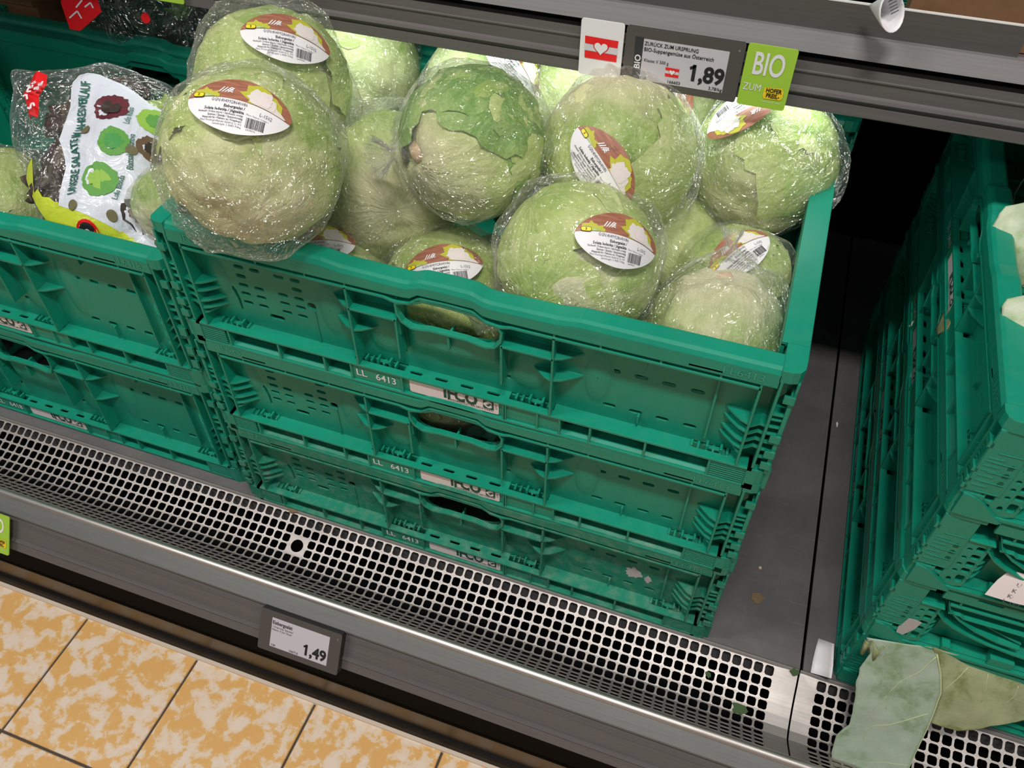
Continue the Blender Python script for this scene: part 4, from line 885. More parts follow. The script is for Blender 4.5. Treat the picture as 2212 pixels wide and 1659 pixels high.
def lettuce_label():
    k = MB()
    def f(d): 
        R = 1.085 + d
        def g(x, y):
            q = math.hypot(x, y)
            if q < 1e-6: return (0, 0, R)
            s = math.sin(q) / q; return (x * s * R, y * s * R, math.cos(q) * R)
        return g
    A, B, EX = 0.485, 0.285, 1.75
    def edge(x): return B * max(0.0, 1 - abs(x / A) ** EX) ** (1 / EX)
    def div(x): return 0.055 * (1 - (x / A) ** 2) - 0.03 * x / A - 0.012
    N = 36; xs = [-A * math.cos(PI * i / N) for i in range(N + 1)]
    def region(lo, hi, m, d, M=6):
        vs = []; fs = []
        for i, x in enumerate(xs):
            for j in range(M + 1): vs.append(f(d)(x, lo(x) + (hi(x) - lo(x)) * j / M))
        for i in range(N):
            for j in range(M): a = i * (M + 1) + j; fs.append((a, a + M + 1, a + M + 2, a + 1))
        k.add(vs, fs, m)
    region(lambda x: -edge(x), lambda x: edge(x), 'paper_white', 0.0, 10)
    region(lambda x: max(-edge(x), min(div(x), edge(x))), lambda x: edge(x), 'wood_print', 0.004)
    def blobp(cx, cy, rx, ry, m, d, seed, amp, clip=True, n=26, rot=0.0):
        vs = [(cx, cy)]
        for rr in (0.5, 1.0):
            for i in range(n):
                t = 2 * PI * i / n; a = 1 + amp * noise.noise(Vector((math.cos(t) * 3 + seed, math.sin(t) * 3, seed))) 
                x = rx * rr * a * math.cos(t); y = ry * rr * a * math.sin(t); x, y = x * math.cos(rot) - y * math.sin(rot), x * math.sin(rot) + y * math.cos(rot)
                x += cx; y += cy
                if clip: x = max(-A * .98, min(A * .98, x)); y = min(max(y, div(x) + 0.002), edge(x) - 0.002)
                vs.append((x, y))
        fs = [(0, 1 + i, 1 + (i + 1) % n) for i in range(n)] + [(1 + i, 1 + n + i, 1 + n + (i + 1) % n, 1 + (i + 1) % n) for i in range(n)]
        k.add([f(d)(*p) for p in vs], fs, m)
    blobp(0.20, 0.10, 0.185, 0.125, 'leaf_lime', 0.008, 3, 0.42, rot=-0.5); blobp(0.31, 0.015, 0.10, 0.05, 'leaf_cream', 0.010, 9, 0.5, rot=-0.5)
    blobp(0.195, 0.10, 0.130, 0.098, 'leaf_cream', 0.013, 5, 0.35, rot=-0.4); blobp(0.205, 0.085, 0.075, 0.05, 'sticker_paper', 0.016, 6, 0.5, rot=-0.4)
    blobp(-0.31, 0.055, 0.125, 0.075, 'leaf_lime', 0.008, 12, 0.6); blobp(-0.285, 0.045, 0.05, 0.025, 'lettuce_pale', 0.011, 15, 0.5)
    # yellow oval with its number
    def oval(m, d, g): k.add([f(d)(-0.375 + x, 0.052 + y) for x, y in rrect(-0.05 - g, 0.05 + g, -0.02 - g, 0.02 + g, 0.019 + g, 4)], [tuple(range(20))], m)
    oval('ink_black', 0.013, 0.006); oval('oval_yellow', 0.016, 0.0); put_text(k, '3', 0.036, f(0.019), 'ink_black', 0.02, at=(-0.375, 0.052))
    # producer's stripe emblem
    for i in range(4):
        x = -0.205 + i * 0.026; k.add([f(0.009)(*p) for p in ((x, 0.105), (x + 0.015, 0.105), (x + 0.052 + i * 0.004, 0.165 - i * 0.001), (x + 0.04 + i * 0.004, 0.165 - i * 0.001))], [(0, 1, 2, 3)], 'paper_white')
    for i in range(3):
        y = 0.105 + i * 0.019; k.add([f(0.009)(*p) for p in ((-0.075 , y), (-0.075, y + 0.012), (-0.118 + i * 0.012, y + 0.028), (-0.126 + i * 0.012, y + 0.018))], [(0, 1, 2, 3)], 'paper_white')
    g = f(0.005); I = 'ink_black'
    put_text(k, 'GGN:4049928640086', 0.050, g, 'ink_grey', 0.0, at=(-0.085, 0.012), sx=0.74, ang=-0.03, res=1); put_text(k, 'L-1502', 0.052, g, 'ink_grey', 0.0, at=(0.255, -0.055), sx=0.80, ang=-0.12, res=1)
    T = [('Eisbergsalat /', 0.041, 0.02, -0.035), ('Solata ledenka / Jégsaláta', 0.041, 0.02, -0.075), ('Herkunft / Država izvora / Származási ország:', 0.028, 0.006, -0.108),
         ('Spanien / Španija / Spanyolország', 0.030, 0.01, -0.136), ('Abgepackt für / Pakirano za / Forgalmazó:', 0.027, 0.01, -0.164), ('Maier Früchtegroßhandel GmbH & Co. KG', 0.027, 0.0, -0.191), ('Laiterbergstr. 3, 83451 Piding', 0.027, 0.0, -0.217)]
    for s_, sz, bo_, y in T: put_text(k, s_, sz, g, I if bo_ else 'ink_grey', bo_, 'RIGHT', at=(0.065, y), sx=0.80 if sz < 0.04 else 0.88, res=1)
    put_text(k, 'Klasse / Razred / Osztály: I', 0.022, g, 'ink_grey', 0.0, at=(0.185, -0.088), sx=0.85, ang=-0.1, res=1)
    rnd = random.Random(4); x = 0.095
    while x < 0.262:
        w_ = rnd.choice((0.003, 0.003, 0.006, 0.009)); k.add([g(x, -0.205), g(x + w_, -0.205), g(x + w_, -0.108), g(x, -0.108)], [(0, 1, 2, 3)], I); x += w_ + rnd.choice((0.0035, 0.006, 0.0035))
    put_text(k, '24078396', 0.022, g, 'ink_grey', 0.0, at=(0.150, -0.222), res=1)
    return k.mesh('product_label')
HEADS = [head_mesh(i + 1, 'lettuce_head') for i in range(3)] + [head_mesh(i + 11, 'lettuce_pale') for i in range(2)]
LEAVES = [wrap_leaf(i + 1, 0.75 + 0.12 * i) for i in range(4)]
DARKS = []
for q_ in LEAVES:
    q_ = q_.copy(); q_.materials[0] = MATS['lettuce_leaf_dark']; DARKS.append(q_)
BAGS = {'tied': [bag_mesh(3, 'tied'), bag_mesh(8, 'tied')], 'peak': [bag_mesh(9, 'peak')], 'folded': [bag_mesh(5, 'folded'), bag_mesh(6, 'folded'), bag_mesh(12, 'folded')]}
LABEL = lettuce_label()
vs_, fs_ = ico(2); k = MB(); k.add([tuple(v * (0.17 + 0.04 * noise.noise(v * 2.5))) for v in vs_], fs_, 'stem_pink'); STEM = k.mesh('cut_stem', True)
def rot_to(z, x=None):
    z = Vector(z).normalized(); x = Vector(x) if x else z.orthogonal(); x = (x - z * x.dot(z)).normalized(); y = z.cross(x)
    return Matrix(((x.x, y.x, z.x), (x.y, y.y, z.y), (x.z, y.z, z.z))).to_4x4()
def vd(r, d, t): return (RR * r + RD * d - RF * t).normalized()
def lettuce(label, c, r, tie, lab=None, stem=(0, 1, 0), head=0, mode='folded', bag=0, leaves=2, seed=1, sc=(1, 1, 1), group=None, dark=False):
    rnd = random.Random(seed * 13 + 1)
    t = thing('iceberg_lettuce', label, 'lettuce', c, 0, group); t.scale = (r, r, r)
    sd_ = vd(*stem)
    o = link('lettuce_head', HEADS[head], t); o.matrix_local = rot_to(-sd_, vd(rnd.uniform(-1, 1), rnd.uniform(-1, 1), rnd.uniform(-1, 1)))
    for i in range(leaves):
        ax = vd(rnd.uniform(-1, 1), rnd.uniform(-0.9, 0.6), rnd.uniform(0.1, 0.9)); ax = (ax - 0.45 * sd_).normalized()
        o = link('outer_leaf', (DARKS if dark and i != 1 else LEAVES)[(seed + i) % 4], t); o.matrix_local = rot_to(ax, vd(rnd.uniform(-1, 1), rnd.uniform(-1, 1), 0.3))
    o = link('film_bag', BAGS[mode][bag % len(BAGS[mode])], t); o.matrix_local = rot_to(tie, vd(rnd.uniform(-1, 1), rnd.uniform(-1, 1), 0.1)) @ Matrix.Diagonal((*sc, 1))
    o['label'] = 'crinkled clear film bag'
    if mode in ('tied', 'peak'):
        o = link('cut_stem', STEM, t); o.location = Vector(tie).normalized() * 0.765; o['label'] = 'pinkish brown cut stem'
    if lab:
        o = link('product_label', LABEL, t); o.matrix_local = rot_to(lab[0], lab[1]); o['label'] = 'almond-shaped sticker with a wood-brown top, salad picture and barcode'
    return t
LL = {
'A': ('bagged lettuce with a labelled top leaning over the front left corner of the central crate', (0.1154, 0.0305, 0.5044), 0.078, (-0.753, -0.225, -0.618), ((0.312, -0.376, 0.873), (0.934, 0.288, -0.21)), (0.1, .9, .45), 0, 'folded', 0, 1),
'B': ('bagged lettuce with an upright label at the back left, behind the front left one', (0.0482, 0.1736, 0.4932), 0.08, (-0.711, 0.495, -0.5), ((0.535, -0.292, 0.792), (0.787, 0.513, -0.342)), (-.9, .35, .2), 0, 'folded', 1, 1),
'C': ('bare-topped bagged lettuce with no label wedged between two bigger ones at the centre left', (0.1661, 0.1740, 0.4062), 0.080, (-0.352, 0.429, -0.832), None, (.2, .5, .75), 1, 'folded', 2, 0),
'D': ('darkest green leafy lettuce with a gathered bag neck on its left side', (0.2664, 0.1634, 0.4793), 0.0725, (-0.56, -0.80, 0.20), None, (-.75, .4, .4), 2, 'tied', 0, 4),
'E': ('bagged lettuce peaking under the 1,89 tag, its front label tilted steeply', (0.3964, 0.2192, 0.4606), 0.078, (-0.389, 0.767, 0.51), ((0.01, -0.911, 0.412), (0.746, -0.267, -0.611)), (0, -.95, .2), 1, 'peak', 0, 1),
'F': ('bagged lettuce under the green BIO card with an upside-down label at its top', (0.5314, 0.3027, 0.4347), 0.075, (-0.442, -0.827, -0.347), ((-0.402, -0.377, 0.834), (-0.751, -0.386, -0.536)), (-.3, .8, .3), 2, 'folded', 1, 1),
'G': ('bagged lettuce resting on the front rim beside the grip hole, labelled at its upper right', (0.3925, 0.1015, 0.4165), 0.0765, (-0.735, -0.641, -0.22), ((0.535, -0.415, 0.736), (0.826, 0.438, -0.353)), (-.85, .4, .3), 3, 'folded', 2, 2),
'H': ('lettuce seen through the grip hole, its label just above the front rim', (0.2566, 0.108, 0.3284), 0.075, (0.55, -0.8, -0.25), ((0.156, -0.414, 0.897), (0.87, 0.488, 0.074)), (-.3, .9, 0), 1, 'folded', 0, 1),
'I': ('lettuce near the right wall with a label slanting upwards and leafy left side', (0.5336, 0.2, 0.344), 0.069, (0.439, 0.202, -0.876), ((-0.028, -0.339, 0.94), (0.55, 0.78, 0.298)), (-.3, .9, .1), 1, 'folded', 1, 3),
'J': ('pale lettuce in the front right corner with its bag twisted to a peak on top', (0.5300, 0.104, 0.3600), 0.070, (-0.089, 0.532, 0.842), None, (.12, -.85, .45), 4, 'tied', 1, 0),
'K': ('low lettuce with a half hidden label beneath the front left one', (0.1236, 0.1, 0.3252), 0.07, (-0.174, 0.503, -0.847), ((0.175, -0.374, 0.911), (0.872, 0.488, 0.032)), (0, 1, 0), 0, 'folded', 2, 1),
'L': ('brightly lit lettuce without a label at the back, right of the upright-labelled one', (0.0364, 0.36, 0.4223), 0.08, (0.007, 0.834, -0.552), None, (.5, .8, -.1), 1, 'folded', 0, 2),
'M': ('bright lettuce behind the dark leafy one, its tilted label cut by the shelf rail', (0.2108, 0.36, 0.4233), 0.08, (0.055, 0.404, -0.913), ((0.494, -0.449, 0.744), (0.782, -0.145, -0.606)), (0, .9, 0), 3, 'folded', 1, 1),
'N': ('lettuce half hidden behind the flag card with a small knotted bag end', (0.3228, 0.37, 0.427), 0.075, (-0.802, -0.109, 0.587), None, (.6, .6, 0), 0, 'tied', 1, 1),
'O': ('lettuce half hidden behind the 1,89 tag with an upright label strip', (0.4154, 0.385, 0.4137), 0.072, (0.055, 0.404, -0.913), ((0.131, -0.715, 0.687), (0.07, -0.685, -0.726)), (0, .9, 0), 1, 'folded', 2, 1),
'S': ('shaded lettuce deep in the gap below the one under the BIO card', (0.455, 0.235, 0.352), 0.062, (0.055, 0.404, -0.913), None, (.6, .6, 0), 2, 'folded', 0, 1),
'P': ('lettuce in the rear row, only its white label glaring beneath the shelf rail', (-0.085, 0.52, 0.405), 0.08, (0.055, 0.404, -0.913), ((0.568, -0.531, 0.629), (0.192, 0.828, 0.526)), (0, .9, 0), 1, 'folded', 1, 0),
}
for i, (n_, a) in enumerate(LL.items()):
    lettuce(a[0], a[1], a[2], a[3], a[4], a[5], a[6], a[7], a[8], a[9] + (1 if a[9] else 0), seed=i + 2, sc=(1, 1, 1.08) if n_ == 'J' else (1, 1, 1), group='iceberg lettuces in the central crate' if n_ != 'P' else None, dark=n_ in 'D')
for nm, c, r in (('dim lettuce glimpsed through the grip hole of the middle central crate', (0.262, 0.085, 0.2205), 0.062), ('dim lettuce beside the other one behind the grip hole of the middle crate', (0.40, 0.09, 0.2205), 0.062)):
    lettuce(nm, c, r, (0.3, 0.9, -0.2), None, (.6, .6, 0), 0, 'folded', 1, 1, seed=41 + int(c[0] * 10))
lettuce('dim lettuce showing at the right end of the lowest grip hole', (0.405, 0.10, 0.074), 0.060, (0.3, 0.9, -0.2), None, (.6, .6, 0), 0, 'folded', 1, 1, seed=47)
lettuce('lettuce in a lightly printed bag at the far left of the salad crate', tuple(px(8, 445, 1, 0.122)), 0.074, (-0.8, 0.3, 0.2), None, (0, .9, .2), 1, 'folded', 2, 1, seed=51)
lettuce('pale lettuce squeezed between the salad bag and the central crate', tuple(px(372, 440, 1, 0.100)), 0.042, (0.2, 0.9, -0.3), None, (0, .9, .3), 4, 'folded', 0, 0, seed=52)
# crumpled film end inside the grip hole
k = MB(); cc = Vector((0.330, 0.030, 2 * PB + 0.104)); rnd = random.Random(5); rws = []
for i in range(9):
    t = i / 8; row = []
    for j in range(40):
        a = 2 * PI * j / 40; R = 0.004 + 0.017 * t ** 0.8 * (1 + 0.45 * math.sin(a * 7 + i)) ; row.append(tuple(cc + Vector((-0.028 + 0.034 * t + R * 0.3 * math.sin(a * 3), -0.006 * t + R * math.cos(a) * 0.45, 0.012 - 0.014 * t + R * math.sin(a) * 0.55))))
    rws.append(row)
k.loft(rws, 'film_gather', True, False); tag(k.build('bag_end', None, True), 'crumpled clear bag end poking into the grip hole of the top central crate', 'bag')
# ------------------------------------------------------------------ printed salad bag
P0 = Vector((-0.2, 0.05, 0.352)); EX_ = Vector((1, 0, 0.0)); EY = Vector((-0.05, 0.20, 0.088)); EY = (EY - EX_ * EY.dot(EX_)).normalized(); EN = EX_.cross(EY).normalized()
def q2(u, v, off=0.0): p = pxp(u, v, P0 + EN * off, EN) - P0; return (p.dot(EX_), p.dot(EY))
c5 = lambda x, y: (x * 420 / 1620, 130 + y * 430 / 1659)
OUT = [c5(*p) for p in ((150, 70), (260, 85), (390, 110), (640, 60), (930, 8), (1180, 90), (1400, 170), (1500, 250), (1520, 420), (1440, 700), (1330, 1000), (1250, 1260), (1160, 1400), (900, 1500), (640, 1525), (450, 1450), (330, 1370), (285, 1260), (215, 1120), (150, 930), (85, 750), (75, 560), (110, 340), (70, 200))]
O2 = [q2(*p) for p in OUT]; bc = (sum(p[0] for p in O2) / len(O2), sum(p[1] for p in O2) / len(O2))
def inside(p, poly):
    c = False; j = len(poly) - 1
    for i in range(len(poly)):
        (x1, y1), (x2, y2) = poly[i], poly[j]
        if (y1 > p[1]) != (y2 > p[1]) and p[0] < (x2 - x1) * (p[1] - y1) / (y2 - y1) + x1: c = not c
        j = i
    return c
def edist(p, poly):
    b = 9
    for i in range(len(poly)):
        a = Vector(poly[i]); d = Vector(poly[(i + 1) % len(poly)]) - a; t = max(0, min(1, (Vector(p) - a).dot(d) / d.dot(d))); b = min(b, (Vector(p) - a - d * t).length)
    return b
def hgt(x, y):
    e = edist((x, y), O2) if inside((x, y), O2) else 0.0
    q = min(1, e / 0.075); return 0.052 * math.sqrt(q * (2 - q)) * (0.8 + 0.35 * noise.noise(Vector((x * 14, y * 14, 1)))) + 0.006 * noise.ridged_multi_fractal(Vector((x * 18, y * 18, 4)), 1, 2, 3, 1, 2) * q - 0.012
def s3(x, y, off): p = P0 + EX_ * x + EY * y + EN * (hgt(x, y) + off); return tuple(p)
def panel(poly, off, m, mb, step=0.0075):
    # clip a grid to the polygon: triangulate outline plus inner grid points
    from mathutils.geometry import delaunay_2d_cdt
    pts = [Vector(p) for p in poly]; n = len(pts); dense = []
    for i in range(n):
        a, b = pts[i], pts[(i + 1) % n]; s_ = max(1, int((b - a).length / step))
        dense += [a + (b - a) * t / s_ for t in range(s_)]
    xs = [p.x for p in pts]; ys = [p.y for p in pts]; inn = []
    x = min(xs)
    while x < max(xs):
        y = min(ys)
        while y < max(ys):
            if inside((x, y), poly) and edist((x, y), poly) > step * 0.5: inn.append(Vector((x, y)))
            y += step
        x += step
    ed = [(i, (i + 1) % len(dense)) for i in range(len(dense))]
    vs, _, fs, *_r = delaunay_2d_cdt(dense + inn, ed, [], 1, 1e-6)
    mb.add([s3(v.x, v.y, off) for v in vs], [tuple(f) for f in fs], m)
bag = thing('salad_bag', 'clear salad bag with a white printed sheet, red clip and yellow-green bottom', 'salad bag', tuple(P0))
def bp(mb, name, smooth=True, par=None):
    o = mb.build(name, None, smooth); o.parent = par or bag
    if not par: o.location = -P0
    return o
k = MB(); panel(O2, 0.0, 'pouch_film', k); n0 = len(k.v)
k2 = MB(); k2.v = list(k.v); 
bp(k, 'film_front')
k = MB(); pts = [tuple(P0 + EX_ * x + EY * y - EN * 0.03) for x, y in [(bc[0] + (p[0] - bc[0]) * 0.8, bc[1] + (p[1] - bc[1]) * 0.8) for p in O2]]; rim_ = [s3(x, y, 0.0) for x, y in O2]
k.loft([rim_, pts], 'pouch_film', True, False); k.add(pts, [tuple(range(len(pts)))], 'pouch_film'); bp(k, 'film_back', False)
WS = [c5(*p) for p in ((690, 160), (760, 140), (860, 152), (960, 180), (1060, 215), (1130, 260), (1200, 305), (1320, 335), (1440, 340), (1450, 600), (1380, 830), (1300, 1100), (1190, 1330), (1120, 1390), (1030, 1368), (800, 1280), (600, 1215), (430, 1160), (480, 1010), (530, 880), (535, 760), (522, 690), (560, 560), (600, 400), (640, 225))]
k = MB(); panel([q2(*p, 0.032) for p in WS], 0.0016, 'print_white', k); sheet = bp(k, 'printed_sheet')
YL = [c5(*p) for p in ((275, 825), (210, 860), (148, 925), (185, 1030), (222, 1125), (290, 1250), (290, 1335), (370, 1400), (450, 1440), (640, 1515), (900, 1490), (1155, 1395), (1030, 1368), (800, 1280), (600, 1215), (430, 1160), (395, 1130), (330, 1120), (300, 1060), (250, 1075), (262, 950))]
k = MB(); panel([q2(*p, 0.024) for p in YL], 0.0012, 'print_lime', k); bp(k, 'yellow_bottom')
# prints on the sheet
def bq(u, v, off=0.034): return q2(*c5(u, v), off)
def spf(off): return lambda a, b: s3(a, b, off)
k = MB()
def on_sheet(txt, a, b, size, m, bold, sx=1.0, align='CENTER', res=2):
    A_, B_ = Vector(bq(*a)), Vector(bq(*b)); d = B_ - A_; an = math.atan2(d.y, d.x); vs, fs = text2d(txt, 1.0, bold, 'LEFT', res)
    wd = max(v[0] for v in vs); kx = d.length / wd; c, s_ = math.cos(an), math.sin(an)
    k.add([s3(A_.x + x * kx * c - y * size * s_, A_.y + x * kx * s_ + y * size * c, 0.0030) for x, y in vs], fs, m)
on_sheet('UNSERE SALATE IM JAHRESVERLAUF', (560, 1085), (752, 215), 0.0145, 'ink_green', 0.02)
for tx, a, b in (('Lollo Rosso', (1060, 535), (1085, 380)), ('Blattsalat Salanova', (1040, 865), (1095, 605)), ('Lollo Bionda', (900, 1105), (975, 915)), ('Batavia', (1115, 1278), (1160, 1200))): on_sheet(tx, a, b, 0.0085, 'ink_green', 0.008)
def pic(u, v, r, m, seed, m2, sy=0.85):
    cx, cy = bq(u, v); r = r * 0.00021 * 0.84; n = 40
    for rr, mm, off, sd2, am in ((1.0, m, 0.0026, seed, 0.22), (0.55, m2, 0.0029, seed + 3, 0.35)):
        vs = [s3(cx, cy, off)]
        for i in range(n):
            t = 2 * PI * i / n; a = rr * r * (1 + am * noise.noise(Vector((math.cos(t) * 5 + sd2, math.sin(t) * 5, sd2)))); vs.append(s3(cx + a * math.cos(t), cy + a * sy * math.sin(t) * 1.15, off))
        k.add(vs, [(0, i + 1, (i + 1) % n + 1) for i in range(n)], mm)
pic(940, 415, 105, 'salad_red', 1, 'salad_dark'); pic(1240, 430, 95, 'salad_lime', 2, 'salad_green'); pic(958, 690, 92, 'salad_green', 3, 'salad_mint'); pic(1215, 660, 85, 'salad_brown', 4, 'salad_dark')
pic(800, 965, 108, 'salad_green', 5, 'salad_lime'); pic(1150, 940, 75, 'salad_mint', 6, 'salad_green'); pic(1040, 1165, 92, 'salad_dark', 7, 'salad_brown')
for u, v in ((722, 590), (1075, 725), (555, 1163), (845, 1213), (1143, 1335)):
    cx, cy = bq(u, v); k.add([s3(cx + 0.0055 * math.cos(t), cy + 0.0055 * math.sin(t), 0.0032) for t in (2 * PI * i / 14 for i in range(14))], [tuple(range(14))], 'hole_olive')
cx, cy = bq(605, 1340)
for r, m, off in ((0.0125, 'brand_red', 0.0026), (0.0095, 'ink_black', 0.003), (0.004, 'flag_silver', 0.0034)): k.add([s3(cx + r * math.cos(t), cy + r * math.sin(t), off) for t in (2 * PI * i / 18 for i in range(18))], [tuple(range(18))], m)
o = bp(k, 'sheet_print', False, sheet); o.location = (0, 0, 0)
# red folded clip with white handwriting
k = MB(); CL = [(bq(*p, 0.051), bq(*s_, 0.051)) for p, s_ in (((268, 103), (380, 108)), ((235, 185), (372, 190)), ((180, 262), (310, 280)), ((205, 350), (308, 360)), ((235, 475), (302, 462)))]
top = []; 
for a, b in CL: top.append([tuple(P0 + EX_ * x + EY * y + EN * z) for (x, y), z in ((a, 0.048), (((a[0] + b[0]) / 2, (a[1] + b[1]) / 2), 0.054), (b, 0.048))])
k.loft(top, 'brand_red', False, False); ob = bp(k, 'red_clip', False); md = ob.modifiers.new('t', 'SOLIDIFY'); md.thickness = 0.0012
k = MB()
def stroke(pts, w_=0.0011):
    for (u0, v0), (u1, v1) in zip(pts, pts[1:]):
        a, b = Vector(bq(u0, v0, 0.0565)), Vector(bq(u1, v1, 0.0565)); d = (b - a).normalized(); n_ = Vector((-d.y, d.x)) * w_
        k.add([tuple(P0 + EX_ * p.x + EY * p.y + EN * 0.0575) for p in (a - n_, b - n_, b + n_, a + n_)], [(0, 1, 2, 3)], 'paper_white')
stroke([(225, 222), (252, 215), (228, 268), (262, 262)]); stroke([(258, 240), (262, 222), (270, 235), (276, 212)]); stroke([(274, 205), (278, 190), (284, 200), (290, 180), (297, 195)])
stroke([(288, 250), (300, 230), (310, 245), (322, 222), (318, 250)]); stroke([(325, 215), (335, 195), (345, 215), (360, 180)]); stroke([(232, 400), (258, 408), (262, 370), (280, 360), (292, 385)]); stroke([(195, 305), (225, 290), (232, 330)])
o = bp(k, 'clip_writing', False, ob); o.location = (0, 0, 0)
# salad leaves inside the bag
def clump(name, c, r, m, seed, sq=(1, 1, 1), par=None, amp=0.35):
    vs, fs = ico(4); k = MB(); out = []
    for v in vs:
        a = 0.8 + amp * fb(v, 2.2, seed, 3) + 0.10 * noise.noise(v * 9 + Vector((seed, 0, 0))); out.append((c[0] + v.x * a * r * sq[0], c[1] + v.y * a * r * sq[1], c[2] + v.z * a * r * sq[2]))
    k.add(out, fs, m); o = k.build(name, None, True)
    if par: o.parent = par
    return o
for i, (u, v, r, m) in enumerate(((400, 330, 0.030, 'salad_mix'), (330, 850, 0.038, 'salad_mix'), (430, 640, 0.032, 'salad_mix'), (820, 110, 0.032, 'salad_mix'), (1250, 250, 0.026, 'lettuce_leaf'), (450, 1000, 0.030, 'salad_mix'), (900, 700, 0.042, 'salad_mix'))):
    x, y = bq(u, v); c = EX_ * x + EY * y + EN * -0.008; clump('salad_leaves', c, r, m, i * 3 + 1, (1.2, 1.1, 0.8), bag)
# second bag lying flat, yellow-green
yb = px(285, 520, 1, 0.085); vs, fs = ico(5); out = []
for v in vs:
    a = 1 + 0.14 * fb(v, 2.0, 3.3, 3) + 0.05 * noise.ridged_multi_fractal(v * 2.5, 1, 2, 3, 1, 2); out.append((v.x * a * 0.085, v.y * a * 0.04, v.z * a * 0.032))
k = MB(); k.add(out, fs, 'print_lime'); yt = thing('salad_bag', 'yellow-green salad bag lying against the front wall of the left crate', 'salad bag', (yb.x + 0.01, yb.y, yb.z - 0.02)); o = k.build('printed_film', None, True); o.parent = yt
k = MB(); k.add([(v[0] * 1.06, v[1] * 1.06, v[2] * 1.1) for v in out], fs, 'pouch_film'); o = k.build('clear_film', None, True); o.parent = yt
for (dx, dy, r, m) in ((-0.035, 0.0, 0.010, 'salad_green'), (-0.005, 0.0, 0.009, 'badge_yellow')):
    k = MB(); k.add([(dx + r * 1.6 * math.cos(t), -0.031, 0.016 + r * 0.5 * math.sin(t) + dy) for t in (2 * PI * i / 16 for i in range(16))], [tuple(range(16))], m); o = k.build('print_patch'); o.parent = yt
# dark salad bags in the rear left crate
def dark_bag(label, c, r, seed, clip=None):
    t = thing('salad_bag', label, 'salad bag', c)
    clump('salad_leaves', (0, 0, 0), r * 0.85, 'dark_mix', seed, (1.3, 0.9, 0.8), t)
    for i in range(3):
        rnd = random.Random(seed * 7 + i); clump('leaf_clump', (rnd.uniform(-.8, .8) * r, rnd.uniform(-.5, .1) * r, rnd.uniform(0.2, .6) * r), r * 0.4, ('lettuce_leaf_dark', 'dark_mix', 'salad_dark')[i], seed + i, (1, 1, 1), t)
    vs, fs = ico(4); k = MB(); out = []
    for v in vs:
        a = 1 + 0.16 * fb(v, 1.8, seed + 9, 3) + 0.07 * noise.ridged_multi_fractal(v * 2.4 + Vector((seed, 0, 0)), 1, 2, 3, 1, 2); out.append((v.x * a * r * 1.42, v.y * a * r * 1.0, v.z * a * r * 0.95))
    k.add(out, fs, 'pouch_film'); o = k.build('film', None, True); o.parent = t
    if clip:
        k = MB(); C_ = Vector(clip); F = frame(C_, Vector((0.9, 0.3, -0.3)).normalized(), Vector((-0.2, 0.75, 0.6)).normalized()); 
        k.prism([(-0.022, 0.03), (0.02, 0.028), (0.03, 0.005), (0.008, -0.028), (-0.004, -0.030), (-0.018, 0.0)], F(0), F(0.0015), 'brand_red')
        ob = k.build('red_clip'); ob.parent = t; ob.location = (-c[0], -c[1], -c[2])
        k = MB(); f = F(0.002)
        for a in (((-0.012, 0.008), (-0.004, 0.010), (-0.010, 0.018)), ((0.0, 0.0), (0.006, 0.012)), ((0.010, 0.004), (0.016, 0.012), (0.020, 0.006)), ((-0.006, -0.016), (0.002, -0.004), (0.008, -0.012))):
            for p, q in zip(a, a[1:]):
                d = (Vector(q) - Vector(p)).normalized() * 0.0009; n_ = Vector((-d.y, d.x)); k.add([f(*(Vector(p) - n_)), f(*(Vector(q) - n_)), f(*(Vector(q) + n_)), f(*(Vector(p) + n_))], [(0, 1, 2, 3)], 'paper_white')
        o = k.build('clip_writing'); o.parent = ob
rz0 = 0.405
dark_bag('dark leafy salad bag with a large red tag in the crate behind the left stack', (-0.40, 0.52, 0.385), 0.085, 2, tuple(px(165, 18, 2, 0.455)))
dark_bag('dark salad bag with a small red spot, second in the crate behind the left stack', (-0.27, 0.53, 0.375), 0.075, 4)
dark_bag('grey-green salad bag next to the upright-labelled lettuce', (-0.155, 0.535, 0.385), 0.075, 6)
k = MB(); cq = px(315, 40, 2, 0.435); F = frame(cq, Vector((0.9, 0.2, -0.3)).normalized(), Vector((-0.2, 0.75, 0.6)).normalized()); k.prism([(0.006 * math.cos(t), 0.007 * math.sin(t)) for t in (2 * PI * i / 12 for i in range(12))], F(0), F(0.001), 'brand_red'); o = k.build('red_sticker'); tag(o, 'small red round sticker on the dark salad bag', 'sticker')
k = MB(); cb_ = px(30, 8, 1, 0.46)
for a in ((-0.13, 0.0, 0.0, 0.006, 0.0, 0.20), (-0.13, 0.0, 0.114, 0.12, 0.0, 0.20), (-0.006, 0.0, 0.006, 0.114, 0.0, 0.20), (-0.13, -0.124, 0.006, 0.114, 0.0, 0.20), (-0.13, 0.0, 0.006, 0.114, 0.0, 0.006)): k.box(cb_.x + 0.035 + a[0], cb_.x + 0.035 + a[1], 0.46 + a[2], 0.46 + a[3], 0.3785 + a[4], 0.3785 + a[5] - 0.10, 'cardboard')
tag(k.build('cardboard_box'), 'low brown cardboard tray at the far left behind the salad crate', 'box')
